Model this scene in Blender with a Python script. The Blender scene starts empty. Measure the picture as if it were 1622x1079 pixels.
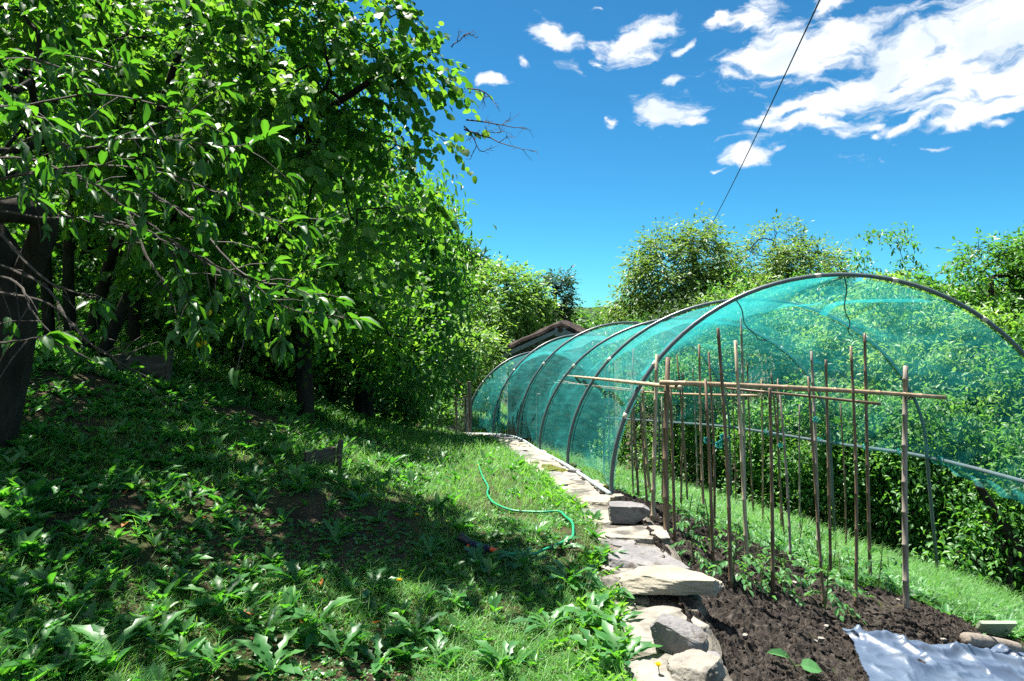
import bpy, math
import numpy as np
from mathutils import Vector

rng = np.random.default_rng(11)
scene = bpy.context.scene
COL = scene.collection
PI = math.pi
EYE = 1.6
F = 1080.0            # focal length in photo pixels (24 mm lens on a 36 mm sensor, 1622 px wide)
CX, CY = 811.0, 495.0  # principal point: the horizon lies at row 495

SUN_EL = math.radians(68)
SUN_AZ = math.radians(-38)   # to the left of straight ahead (+Y)
SUN = np.array([math.sin(SUN_AZ) * math.cos(SUN_EL), math.cos(SUN_AZ) * math.cos(SUN_EL), math.sin(SUN_EL)])

def W(px, py, d):
    return np.array([(px - CX) / F * d, d, EYE - (py - CY) / F * d])

# ------------------------------------------------------------------ noise
def _hash(ix, iy, iz, seed):
    n = (ix * 374761393 + iy * 668265263 + iz * 2147483647 + seed * 974634777) & 0xFFFFFFFF
    n = ((n ^ (n >> 13)) * 1274126177) & 0xFFFFFFFF
    return ((n ^ (n >> 16)) & 0xFFFF) / 65535.0

def vnoise(p, seed=0):
    p = np.asarray(p, float)
    i = np.floor(p).astype(np.int64); f = p - i
    f = f * f * (3 - 2 * f)
    r = 0
    for dx in (0, 1):
        for dy in (0, 1):
            for dz in (0, 1):
                w = (f[..., 0] if dx else 1 - f[..., 0]) * (f[..., 1] if dy else 1 - f[..., 1]) * (f[..., 2] if dz else 1 - f[..., 2])
                r = r + w * _hash(i[..., 0] + dx, i[..., 1] + dy, i[..., 2] + dz, seed)
    return r * 2 - 1

def fbm(p, octv=4, seed=0, gain=.5):
    p = np.asarray(p, float); r = 0; a = 1.0
    for k in range(octv):
        r = r + a * vnoise(p * (2.03 ** k) + 17.3 * k, seed + k); a *= gain
    return r

def n2(x, y, s, octv=3, seed=0):
    return fbm(np.stack([np.asarray(x) * s, np.asarray(y) * s, np.zeros_like(np.asarray(x, float))], -1), octv, seed)

# ------------------------------------------------------------------ terrain
ZW = np.array([(-40, .3), (0, .02), (5, 0), (6, -.04), (8, -.25), (10, -.45), (11.4, -.54), (13, -.78), (14.6, -1.04), (17, -1.3), (20, -1.5),
               (26, -1.7), (40, -2.2), (120, -6), (400, -20), (3000, -60)])
XW = np.array([(-40, .4), (0, .5), (2, .62), (3, .72), (3.5, .78), (4.5, .87), (5.3, .86), (6, .70), (8, .47), (10, .22), (11.4, -.09),
               (13, -.55), (14.6, -1.2), (17, -2.1), (20, -3.0), (30, -5.0), (60, -8), (3000, -8)])
def zw(y): return np.interp(y, ZW[:, 0], ZW[:, 1])
def xw(y): return np.interp(y, XW[:, 0], XW[:, 1])
def softp(t, k): return k * np.logaddexp(0, np.asarray(t) / k)

def ground_z(x, y, detail=True):
    x = np.asarray(x, float); y = np.asarray(y, float)
    u = x - xw(y)
    left = np.minimum(.34 * softp(-u - 1.25, .25) + .16 * softp(-u - 5.5, .5), 22 + .02 * np.abs(u)) * np.interp(y, [14, 22, 60], [1, .95, 1.0])
    right = -.13 * np.clip((u - .12) / .16, 0, 1) - .27 * softp(u - .3, .08) - .42 * softp(u - 4.95, .25) + .5 * softp(u - 11, .6) + .10 * softp(u - 30, 2)
    z = zw(y) + np.where(u < 0, left, np.maximum(right, -14))
    if detail:
        near = np.interp(y, [0, 20, 60], [1, 1, 0])
        z = z + near * (.025 * n2(x, y, 1.3, 3, 5)) * np.clip(np.abs(u) * 2, 0, 1)
    return z

def cast(px, py):
    """where the sight line through a photo pixel meets the ground"""
    d = np.linspace(1.5, 60, 6000)
    X = (px - CX) / F * d; Z = EYE - (py - CY) / F * d
    g = ground_z(X, d)
    k = np.argmax(Z < g)
    return np.array([X[k], d[k], g[k]])

# ------------------------------------------------------------------ mesh helpers
class MB:
    def __init__(s): s.V = []; s.F = []; s.n = 0; s.M = []
    def add(s, V, F, mat=0):
        V = np.asarray(V, float).reshape(-1, 3)
        if not isinstance(F, (list, tuple)) or (len(F) and not isinstance(F[0], np.ndarray)): F = [np.asarray(F)]
        s.V.append(V)
        for f in F:
            if len(f):
                s.F.append(f.astype(np.int64) + s.n); s.M.append(np.full(len(f), mat))
        s.n += len(V)
    def build(s, name, mats, parent=None, smooth=False, loc=None):
        me = bpy.data.meshes.new(name)
        V = np.concatenate(s.V) if s.V else np.zeros((0, 3))
        if loc is not None: V = V - np.asarray(loc)
        me.vertices.add(len(V)); me.vertices.foreach_set('co', V.astype(np.float32).ravel())
        tot = [np.full(len(f), f.shape[1]) for f in s.F]
        loops = np.concatenate([f.ravel() for f in s.F]); cnt = np.concatenate(tot)
        me.loops.add(len(loops)); me.loops.foreach_set('vertex_index', loops.astype(np.int32))
        me.polygons.add(len(cnt))
        st = np.concatenate([[0], np.cumsum(cnt)[:-1]])
        me.polygons.foreach_set('loop_start', st.astype(np.int32))
        try: me.polygons.foreach_set('loop_total', cnt.astype(np.int32))
        except Exception: pass
        if not isinstance(mats, (list, tuple)): mats = [mats]
        for m in mats: me.materials.append(m)
        if len(mats) > 1: me.polygons.foreach_set('material_index', np.concatenate(s.M).astype(np.int32))
        me.polygons.foreach_set('use_smooth', np.full(len(cnt), smooth))
        me.update(calc_edges=True)
        o = bpy.data.objects.new(name, me); COL.objects.link(o)
        if parent is not None: o.parent = parent
        elif loc is not None: o.location = loc
        return o

def tag(o, label=None, cat=None, group=None, kind=None):
    if label: o['label'] = label
    if cat: o['category'] = cat
    if group: o['group'] = group
    if kind: o['kind'] = kind
    return o

def empty(name, loc, label, cat, group=None):
    o = bpy.data.objects.new(name, None); COL.objects.link(o); o.location = [float(v) for v in loc]; o.empty_display_size = .1
    return tag(o, label, cat, group)

def copy_tree(o, parent=None):
    c = o.copy(); COL.objects.link(c)
    if parent is not None: c.parent = parent
    for ch in [x for x in bpy.data.objects if x.parent == o]: copy_tree(ch, c)
    return c

def unit(v): v = np.asarray(v, float); return v / np.maximum(np.linalg.norm(v, axis=-1, keepdims=True), 1e-9)

def tube(mb, pts, rad, sides=6, mat=0, caps=True):
    pts = np.asarray(pts, float); n = len(pts)
    rad = np.full(n, rad) if np.isscalar(rad) else np.asarray(rad, float)
    T = unit(np.gradient(pts, axis=0))
    ref = np.array([0, 0, 1.]) if abs(T[0, 2]) < .9 else np.array([1., 0, 0])
    A = np.zeros_like(pts); a = unit(np.cross(T[0], ref))
    for i in range(n):
        a = unit(a - T[i] * np.dot(a, T[i])); A[i] = a
    B = np.cross(T, A)
    an = np.arange(sides) * 2 * PI / sides
    V = pts[:, None] + rad[:, None, None] * (np.cos(an)[None, :, None] * A[:, None] + np.sin(an)[None, :, None] * B[:, None])
    i = np.arange(n - 1)[:, None] * sides; j = np.arange(sides)[None]; k = (j + 1) % sides
    Q = np.stack([i + j, i + k, i + sides + k, i + sides + j], -1).reshape(-1, 4)
    F_ = [Q]
    if caps: F_.append(np.array([np.arange(sides)[::-1], (n - 1) * sides + np.arange(sides)]))
    mb.add(V.reshape(-1, 3), F_, mat)

def smooth_path(p, m=8):
    p = np.asarray(p, float); n = len(p)
    q = np.vstack([2 * p[0] - p[1], p, 2 * p[-1] - p[-2]]); out = []
    for i in range(1, n):
        for t in np.arange(m) / m:
            a, b, c, d = q[i - 1], q[i], q[i + 1], q[i + 2]
            out.append(.5 * ((2 * b) + (c - a) * t + (2 * a - 5 * b + 4 * c - d) * t * t + (3 * b - a - 3 * c + d) * t ** 3))
    out.append(p[-1]); return np.array(out)

def box(mb, c, half, R=None, mat=0, bev=0):
    s = np.array([(x, y, z) for x in (-1, 1) for y in (-1, 1) for z in (-1, 1)], float) * np.asarray(half)
    if R is not None: s = s @ np.asarray(R).T
    mb.add(s + np.asarray(c), [np.array([(0, 1, 3, 2), (4, 6, 7, 5), (0, 4, 5, 1), (2, 3, 7, 6), (0, 2, 6, 4), (1, 5, 7, 3)])], mat)

# leaf templates: (along, across, up)
def tmpl_leaf(wp, curl=.2, fold=.12, pos=(.12, .42, .76)):
    m = [0, .36, .7, 1.]
    V = [(t, 0, -curl * t * t) for t in m]
    for sgn in (1, -1):
        for p, w_ in zip(pos, wp): V.append((p, sgn * w_, -curl * p * p + fold * w_ * 2))
    a = lambda k: [(0, k, k + 1, 1), (1, k + 1, k + 2, 2)]
    Q = np.array([(0, 4, 5, 1), (1, 5, 6, 2), (0, 1, 8, 7), (1, 2, 9, 8)]); Tt = np.array([(2, 6, 3), (2, 3, 9)])
    return np.array(V, float), [Q, Tt]
ROUND = tmpl_leaf((.36, .5, .36), .22, .10)
LANCE = tmpl_leaf((.28, .5, .34), .30, .16, (.16, .48, .8))
DIAM = (np.array([(0, 0, 0), (.5, .5, .05), (1, 0, -.15), (.5, -.5, .05)], float), [np.array([(0, 1, 2), (0, 2, 3)])])
BLADE = (np.array([(0, .5, 0), (0, -.5, 0), (.5, -.42, -.06), (.5, .42, -.06), (1, 0, -.3)], float), [np.array([(0, 1, 2, 3)]), np.array([(3, 2, 4)])])
# toothed dandelion leaf
def tmpl_dandelion():
    al = [0, .14, .22, .30, .40, .47, .58, .66, .78, .9, 1.0]
    wd = [.06, .07, .22, .10, .34, .16, .46, .26, .5, .34, 0]
    V = []; n = len(al)
    for t in al: V.append((t, 0, .25 * t - .55 * t * t))
    for s in (1, -1):
        for t, w_ in zip(al, wd): V.append((t - (.04 if w_ in (.22, .34, .46) else 0), s * w_, .25 * t - .55 * t * t + .12 * w_))
    Q = []
    for i in range(n - 1):
        Q += [(i, n + i, n + i + 1, i + 1), (i, i + 1, 2 * n + i + 1, 2 * n + i)]
    return np.array(V, float), [np.array(Q)]
DAND = tmpl_dandelion()

def leaves(mb, P, T, N, L, Wd, tm, mat=0):
    V0, F0 = tm
    P = np.asarray(P, float); n = len(P)
    if n == 0: return
    T = unit(T); N = unit(N - T * np.sum(N * T, -1, keepdims=True)); B = np.cross(N, T)
    L = np.broadcast_to(L, (n,)); Wd = np.broadcast_to(Wd, (n,))
    V = P[:, None] + V0[None, :, 0, None] * (L[:, None] * T)[:, None] + V0[None, :, 1, None] * (Wd[:, None] * B)[:, None] + V0[None, :, 2, None] * (L[:, None] * N)[:, None]
    k = len(V0); off = (np.arange(n) * k)[:, None, None]
    mb.add(V.reshape(-1, 3), [(f[None] + off).reshape(-1, f.shape[1]) for f in F0], mat)

def rand_dirs(n): return unit(rng.normal(size=(n, 3)))

# ------------------------------------------------------------------ materials
def mat(name):
    m = bpy.data.materials.new(name); m.use_nodes = True; nt = m.node_tree
    for n in list(nt.nodes): nt.nodes.remove(n)
    out = nt.nodes.new('ShaderNodeOutputMaterial')
    return m, nt, out
def nd(nt, t, **kw):
    n = nt.nodes.new(t)
    for k, v in kw.items():
        if k.startswith('i_'): n.inputs[k[2:].replace('_', ' ')].default_value = v
        else: setattr(n, k, v)
    return n
def ramp(nt, stops, fac=None):
    r = nt.nodes.new('ShaderNodeValToRGB'); e = r.color_ramp.elements
    while len(e) < len(stops): e.new(.5)
    for x, (p, c) in zip(e, stops): x.position = p; x.color = (*c, 1)
    if fac is not None: nt.links.new(fac, r.inputs[0])
    return r

def leaf_mat(name, cols, trans=(1.5, 1.35, .6), mixf=.45, rough=.42, spec=.45, patch=.0):
    m, nt, out = mat(name); L = nt.links.new
    g = nd(nt, 'ShaderNodeNewGeometry')
    r = ramp(nt, [(i / (len(cols) - 1), c) for i, c in enumerate(cols)], g.outputs['Random Per Island'])
    col = r.outputs[0]
    p = nd(nt, 'ShaderNodeBsdfPrincipled', i_Roughness=rough); p.inputs['Specular IOR Level'].default_value = spec
    L(col, p.inputs['Base Color'])
    mul = nd(nt, 'ShaderNodeMix', data_type='RGBA', blend_type='MULTIPLY'); mul.inputs[0].default_value = 1
    L(col, mul.inputs[6]); mul.inputs[7].default_value = (*trans, 1)
    t = nd(nt, 'ShaderNodeBsdfTranslucent'); L(mul.outputs[2], t.inputs[0])
    mx = nd(nt, 'ShaderNodeMixShader'); mx.inputs[0].default_value = mixf
    L(p.outputs[0], mx.inputs[1]); L(t.outputs[0], mx.inputs[2]); L(mx.outputs[0], out.inputs[0])
    return m

def noise_mat(name, stops, scale=8, rough=.8, bump=.4, bscale=40, spec=.3, detail=6, stretch=None, dist=.01, second=None, fine=True):
    m, nt, out = mat(name); L = nt.links.new
    tc = nd(nt, 'ShaderNodeTexCoord'); v = tc.outputs['Object']
    if stretch:
        mp = nd(nt, 'ShaderNodeMapping'); mp.inputs['Scale'].default_value = stretch; L(v, mp.inputs[0]); v = mp.outputs[0]
    n = nd(nt, 'ShaderNodeTexNoise', i_Scale=scale, i_Detail=detail, i_Roughness=.65); L(v, n.inputs['Vector'])
    r = ramp(nt, stops, n.outputs[0]); col = r.outputs[0]
    if second:
        n3 = nd(nt, 'ShaderNodeTexNoise', i_Scale=second[0], i_Detail=5); L(v, n3.inputs['Vector'])
        r3 = ramp(nt, [(second[2], (0, 0, 0)), (second[3], (1, 1, 1))], n3.outputs[0])
        mx = nd(nt, 'ShaderNodeMix', data_type='RGBA'); L(r3.outputs[0], mx.inputs[0]); L(col, mx.inputs[6]); mx.inputs[7].default_value = (*second[1], 1); col = mx.outputs[2]
    p = nd(nt, 'ShaderNodeBsdfPrincipled', i_Roughness=rough); p.inputs['Specular IOR Level'].default_value = spec
    L(col, p.inputs['Base Color'])
    n2_ = nd(nt, 'ShaderNodeTexNoise', i_Scale=bscale, i_Detail=8, i_Roughness=.7); L(v, n2_.inputs['Vector'])
    b = nd(nt, 'ShaderNodeBump', i_Strength=bump, i_Distance=dist); L(n2_.outputs[0], b.inputs['Height']); L(b.outputs[0], p.inputs['Normal'])
    L(p.outputs[0], out.inputs[0]); return m

M = {}
M['hazel'] = leaf_mat('hazel_leaf', [(0.033, 0.1045, 0.017), (0.05, 0.1505, 0.0255), (0.0839, 0.1965, 0.0374), (0.1115, 0.2226, 0.0425)], (1.9, 1.9, .6), .56, .5, .35)
M['cherry'] = leaf_mat('cherry_leaf', [(0.024, 0.0896, 0.024), (0.0393, 0.1274, 0.0304), (0.0616, 0.1661, 0.04)], (2.0, 2.1, .4), .48, .42, .45)
M['chestnut'] = leaf_mat('chestnut_leaf', [(0.0408, 0.1344, 0.0306), (0.0612, 0.1814, 0.0374), (0.0867, 0.2285, 0.051)], (1.9, 1.8, .5), .48, .4, .45)
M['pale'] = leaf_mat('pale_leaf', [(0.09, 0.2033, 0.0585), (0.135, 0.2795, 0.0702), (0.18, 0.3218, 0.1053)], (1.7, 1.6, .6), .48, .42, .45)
M['olive'] = leaf_mat('olive_leaf', [(0.0773, 0.1676, 0.045), (0.1094, 0.2195, 0.0558), (0.1548, 0.2646, 0.0792)], (1.7, 1.5, .6), .45, .42, .45)
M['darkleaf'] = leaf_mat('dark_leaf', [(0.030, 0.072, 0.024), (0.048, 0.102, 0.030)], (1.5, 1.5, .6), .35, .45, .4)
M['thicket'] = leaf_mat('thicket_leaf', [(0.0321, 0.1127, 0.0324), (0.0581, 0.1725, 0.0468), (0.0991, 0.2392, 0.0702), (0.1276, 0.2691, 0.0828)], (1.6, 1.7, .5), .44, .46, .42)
M['grass'] = leaf_mat('grass_blade', [(0.0578, 0.1841, 0.024), (0.0859, 0.2565, 0.036), (0.1266, 0.3052, 0.0615), (0.1836, 0.3052, 0.1425)], (1.5, 1.6, .4), .48, .5, .3)
M['weed'] = leaf_mat('weed_leaf', [(0.0288, 0.1212, 0.0345), (0.0464, 0.1704, 0.0435), (0.0784, 0.2207, 0.0585), (0.104, 0.2556, 0.0585)], (1.5, 1.8, .4), .44, .40, .5)
M['tomato'] = leaf_mat('tomato_leaf', [(0.0513, 0.1721, 0.052), (0.0774, 0.2264, 0.0741), (0.1035, 0.2656, 0.0897)], (1.6, 1.6, .6), .4, .45, .35)
M['dryleaf'] = leaf_mat('dry_leaf', [(.30, .09, .02), (.36, .14, .03), (.22, .07, .02)], (1.2, 1., .6), .3, .6, .25)
M['litter'] = leaf_mat('litter', [(.05, .03, .015), (.12, .075, .04), (.20, .15, .09), (.09, .05, .025)], (1., 1., .8), .15, .8, .2)
M['petal'] = leaf_mat('petal', [(.75, .50, .01), (.80, .58, .02)], (1, 1, .5), .3, .6, .2)
M['bark'] = noise_mat('bark', [(.3, (.009, .007, .005)), (.6, (.030, .024, .018)), (.8, (.06, .05, .04))], 14, .9, .9, 30, .2, stretch=(1, 1, .25), dist=.02)
M['twig'] = noise_mat('twig_bark', [(.3, (.022, .018, .014)), (.7, (.075, .062, .05))], 25, .7, .3, 60, .3)
M['deadtwig'] = noise_mat('dead_twig', [(.3, (.03, .022, .02)), (.7, (.07, .05, .045))], 25, .8, .3, 60, .2)
M['stem'] = noise_mat('green_stem', [(.3, (.06, .11, .03)), (.7, (.12, .17, .05))], 20, .6, .2, 60, .3)
M['ground'] = noise_mat('ground_soil_moss', [(.25, (.022, .016, .011)), (.45, (.05, .038, .025)), (.6, (.075, .06, .035)), (.75, (.05, .075, .02))], 3.2, .95, .9, 60, .15, 8, dist=.03,
                        second=(1.1, (.035, .06, .012), .48, .66))
M['soil'] = noise_mat('dark_bed_soil', [(.25, (.016, .0135, .0115)), (.5, (.041, .034, .0285)), (.66, (.083, .071, .060)), (.80, (.16, .142, .124))], 22, .95, 1.0, 120, .15, 8, dist=.015)
M['stone'] = noise_mat('limestone', [(.25, (.12, .11, .095)), (.45, (.215, .20, .17)), (.62, (.275, .26, .225)), (.8, (.19, .185, .175))], 5, .9, .9, 30, .2, 9, dist=.012, second=(6, (.085, .08, .07), .50, .62))
M['stone_grey'] = noise_mat('grey_stone', [(.25, (.085, .083, .085)), (.5, (.17, .165, .165)), (.75, (.26, .25, .235))], 7, .9, .9, 34, .2, 9, dist=.012, second=(14, (.09, .08, .07), .55, .68))
M['stone_tan'] = noise_mat('tan_stone', [(.25, (.17, .15, .11)), (.5, (.25, .23, .18)), (.75, (.30, .28, .23))], 4, .9, .8, 28, .2, 9, dist=.010, second=(7, (.30, .26, .18), .56, .75))
M['wallcore'] = noise_mat('wall_rubble', [(.25, (.055, .047, .038)), (.5, (.16, .145, .12)), (.75, (.27, .25, .21))], 14, .95, 1., 40, .15, 9, dist=.03)
M['moss'] = noise_mat('moss', [(.3, (.05, .065, .012)), (.7, (.14, .14, .03))], 60, .95, 1., 150, .1, dist=.01)
M['bamboo'] = noise_mat('bamboo', [(.3, (.16, .105, .06)), (.55, (.30, .215, .13)), (.75, (.40, .31, .21))], 6, .5, .15, 60, .4, stretch=(3, 3, .5))
M['bamboo_pale'] = noise_mat('pale_bamboo', [(.3, (.24, .195, .13)), (.55, (.37, .31, .215)), (.75, (.46, .40, .30))], 6, .5, .15, 60, .4, stretch=(3, 3, .5))
M['bamboo_brown'] = noise_mat('brown_bamboo', [(.3, (.075, .048, .028)), (.55, (.15, .102, .064)), (.75, (.24, .175, .115))], 6, .45, .15, 60, .45, stretch=(3, 3, .5))
M['bamboo_grey'] = noise_mat('grey_bamboo', [(.3, (.15, .125, .10)), (.55, (.25, .215, .18)), (.75, (.34, .30, .25))], 6, .6, .2, 60, .35, stretch=(3, 3, .5))
M['oldwood'] = noise_mat('weathered_wood', [(.3, (.035, .029, .024)), (.55, (.08, .068, .056)), (.75, (.15, .13, .11))], 6, .85, .5, 40, .2, stretch=(1, 6, 6), dist=.006)
M['post'] = noise_mat('grey_wood_post', [(.3, (.07, .06, .05)), (.55, (.15, .13, .11)), (.75, (.24, .21, .18))], 10, .85, .5, 40, .2, stretch=(4, 4, .5), dist=.006)
M['pipe'] = noise_mat('grey_plastic_pipe', [(.3, (.065, .085, .098)), (.7, (.10, .125, .138))], 8, .34, .05, 80, .5)
M['pipe_light'] = noise_mat('pale_grey_pipe', [(.3, (.28, .34, .37)), (.7, (.38, .44, .47))], 8, .35, .05, 80, .5)
M['black'] = noise_mat('black_plastic', [(.3, (.012, .012, .013)), (.7, (.022, .022, .024))], 10, .45, .05, 80, .4)
M['bluegrey'] = noise_mat('dark_blue_plastic', [(.3, (.02, .025, .06)), (.7, (.03, .035, .08))], 10, .4, .05, 80, .4)
M['orange'] = noise_mat('orange_plastic', [(.3, (.6, .10, .03)), (.7, (.7, .14, .04))], 10, .4, .05, 80, .4)
M['hose'] = noise_mat('green_hose', [(.3, (.008, .20, .09)), (.7, (.02, .30, .14))], 15, .4, .08, 80, .45)
M['twine'] = noise_mat('teal_twine', [(.3, (.01, .22, .20)), (.7, (.03, .32, .28))], 15, .7, .1, 80, .2)
M['tape'] = noise_mat('pale_tape', [(.3, (.45, .42, .34)), (.7, (.6, .57, .48))], 15, .5, .1, 80, .3)
M['wire'] = noise_mat('galvanised_wire', [(.3, (.22, .22, .22)), (.7, (.34, .34, .34))], 15, .5, .1, 80, .5)
M['roof'] = noise_mat('old_roof_tiles', [(.3, (.020, .015, .014)), (.55, (.042, .031, .027)), (.75, (.085, .066, .056))], 5, .9, .8, 20, .2, stretch=(1, 1, 1), dist=.03)
M['metal'] = noise_mat('grey_flashing', [(.3, (.13, .15, .18)), (.7, (.20, .225, .26))], 4, .5, .1, 30, .4)
M['beam'] = noise_mat('dark_beam', [(.3, (.03, .02, .016)), (.7, (.07, .05, .04))], 8, .85, .4, 30, .2)
M['forest'] = noise_mat('far_forest', [(.3, (.020, .045, .018)), (.55, (.04, .075, .03)), (.75, (.07, .10, .045))], .06, .95, 1., .12, .1, 8, dist=6)
M['log'] = noise_mat('log_bark', [(.3, (.10, .085, .07)), (.55, (.22, .19, .16)), (.75, (.36, .33, .29))], 9, .9, .8, 30, .2, dist=.01)
M['paleslab'] = noise_mat('pale_green_slab', [(.3, (.26, .31, .22)), (.7, (.36, .42, .32))], 6, .35, .1, 50, .5)

def stonewall_mat():
    m, nt, out = mat('rubble_masonry'); L = nt.links.new
    tc = nd(nt, 'ShaderNodeTexCoord'); mp = nd(nt, 'ShaderNodeMapping'); mp.inputs['Scale'].default_value = (1, 1, 1.7); L(tc.outputs['Object'], mp.inputs[0])
    v = nd(nt, 'ShaderNodeTexVoronoi', i_Scale=4.0); L(mp.outputs[0], v.inputs['Vector'])
    v2 = nd(nt, 'ShaderNodeTexVoronoi', feature='DISTANCE_TO_EDGE', i_Scale=4.0); L(mp.outputs[0], v2.inputs['Vector'])
    sep = nd(nt, 'ShaderNodeSeparateColor'); L(v.outputs['Color'], sep.inputs[0])
    r = ramp(nt, [(0, (.10, .085, .07)), (.5, (.19, .165, .14)), (1, (.30, .27, .23))], sep.outputs[0])
    e = ramp(nt, [(0, (0, 0, 0)), (.10, (1, 1, 1))], v2.outputs['Distance'])
    mx = nd(nt, 'ShaderNodeMix', data_type='RGBA'); L(e.outputs[0], mx.inputs[0]); mx.inputs[6].default_value = (.12, .105, .09, 1); L(r.outputs[0], mx.inputs[7])
    p = nd(nt, 'ShaderNodeBsdfPrincipled', i_Roughness=.95); L(mx.outputs[2], p.inputs['Base Color'])
    b = nd(nt, 'ShaderNodeBump', i_Strength=1., i_Distance=.05); L(e.outputs[0], b.inputs['Height']); L(b.outputs[0], p.inputs['Normal'])
    L(p.outputs[0], out.inputs[0]); return m
M['masonry'] = stonewall_mat()

def net_mat(name='turquoise_shade_net', LO=.07, HI=.62, OPA=.26):
    m, nt, out = mat(name); L = nt.links.new
    tr = nd(nt, 'ShaderNodeBsdfTransparent')
    uv = nd(nt, 'ShaderNodeUVMap')
    n = nd(nt, 'ShaderNodeTexNoise', i_Scale=3.0, i_Detail=6, i_Roughness=.6); mp = nd(nt, 'ShaderNodeMapping'); mp.inputs['Scale'].default_value = (.8, 4.5, 1); mp.inputs['Rotation'].default_value = (0, 0, .55)
    L(uv.outputs[0], mp.inputs[0]); L(mp.outputs[0], n.inputs['Vector'])
    col = ramp(nt, [(.3, (.015, .28, .29)), (.7, (.04, .43, .44))], n.outputs[0])
    d = nd(nt, 'ShaderNodeBsdfPrincipled', i_Roughness=.5); L(col.outputs[0], d.inputs['Base Color'])
    t = nd(nt, 'ShaderNodeBsdfTranslucent'); L(col.outputs[0], t.inputs[0])
    mx = nd(nt, 'ShaderNodeMixShader'); mx.inputs[0].default_value = .5; L(d.outputs[0], mx.inputs[1]); L(t.outputs[0], mx.inputs[2])
    lw = nd(nt, 'ShaderNodeLayerWeight', i_Blend=.25)
    mr = nd(nt, 'ShaderNodeMapRange'); mr.inputs['To Min'].default_value = LO; mr.inputs['To Max'].default_value = HI; L(lw.outputs['Facing'], mr.inputs[0])
    ad = nd(nt, 'ShaderNodeMath', operation='MULTIPLY_ADD'); L(n.outputs[0], ad.inputs[0]); ad.inputs[1].default_value = OPA * 1.1; 
    sub = nd(nt, 'ShaderNodeMath', operation='SUBTRACT'); L(mr.outputs[0], sub.inputs[0]); sub.inputs[1].default_value = OPA * .55; L(sub.outputs[0], ad.inputs[2])
    wvs = []
    for rot in (.6, 2.2):
        mpw = nd(nt, 'ShaderNodeMapping'); mpw.inputs['Rotation'].default_value = (0, 0, rot); L(uv.outputs[0], mpw.inputs[0])
        wt = nd(nt, 'ShaderNodeTexWave', i_Scale=14.0, i_Distortion=2.0, i_Detail=2); wt.inputs['Detail Scale'].default_value = .6; L(mpw.outputs[0], wt.inputs['Vector']); wvs.append(wt.outputs['Fac'])
    wm = nd(nt, 'ShaderNodeMath', operation='MULTIPLY'); L(wvs[0], wm.inputs[0]); L(wvs[1], wm.inputs[1])
    wa = nd(nt, 'ShaderNodeMath', operation='MULTIPLY_ADD'); L(wm.outputs[0], wa.inputs[0]); wa.inputs[1].default_value = -.16; L(ad.outputs[0], wa.inputs[2])
    wb = nd(nt, 'ShaderNodeMath', operation='ADD', use_clamp=True); L(wa.outputs[0], wb.inputs[0]); wb.inputs[1].default_value = .03; ad = wb
    m2 = nd(nt, 'ShaderNodeMixShader'); L(ad.outputs[0], m2.inputs[0]); L(tr.outputs[0], m2.inputs[1]); L(mx.outputs[0], m2.inputs[2])
    L(m2.outputs[0], out.inputs[0]); return m
M['net'] = net_mat(); M['net_fold'] = net_mat('doubled_shade_net', .45, .9, .2)

def sheet_mat():
    m, nt, out = mat('translucent_polythene'); L = nt.links.new
    tc = nd(nt, 'ShaderNodeTexCoord')
    n = nd(nt, 'ShaderNodeTexNoise', i_Scale=5, i_Detail=5); L(tc.outputs['Object'], n.inputs['Vector'])
    r = ramp(nt, [(.3, (.055, .085, .145)), (.6, (.10, .14, .205)), (.8, (.17, .205, .255))], n.outputs[0])
    p = nd(nt, 'ShaderNodeBsdfPrincipled', i_Roughness=.42); p.inputs['Specular IOR Level'].default_value = .5; L(r.outputs[0], p.inputs['Base Color'])
    mg = nd(nt, 'ShaderNodeTexNoise', i_Scale=13, i_Detail=4); L(tc.outputs['Object'], mg.inputs['Vector'])
    b = nd(nt, 'ShaderNodeBump', i_Strength=.3, i_Distance=.01); L(mg.outputs[0], b.inputs['Height']); L(b.outputs[0], p.inputs['Normal'])
    tr = nd(nt, 'ShaderNodeBsdfTransparent'); mx = nd(nt, 'ShaderNodeMixShader'); mx.inputs[0].default_value = .74
    L(tr.outputs[0], mx.inputs[1]); L(p.outputs[0], mx.inputs[2]); L(mx.outputs[0], out.inputs[0]); return m
M['sheet'] = sheet_mat()

# ------------------------------------------------------------------ ground
def axis(fine0, fine1, step, lo, hi, g=1.25):
    a = list(np.arange(fine0, fine1 + 1e-6, step)); s = step
    while a[-1] < hi: s *= g; a.append(a[-1] + s)
    s = step
    while a[0] > lo: s *= g; a.insert(0, a[0] - s)
    return np.array(a)
gx = axis(-7, 8, .09, -1500, 1500); gy = axis(.8, 19, .10, -20, 2500)
GX, GY = np.meshgrid(gx, gy); GZ = ground_z(GX, GY)
mb = MB(); nx, ny = len(gx), len(gy)
I = (np.arange(ny - 1)[:, None] * nx + np.arange(nx - 1)[None]).ravel()
mb.add(np.stack([GX, GY, GZ], -1).reshape(-1, 3), [np.stack([I, I + 1, I + nx + 1, I + nx], -1)])
tag(mb.build('ground', M['ground'], smooth=True), kind='structure')

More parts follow.
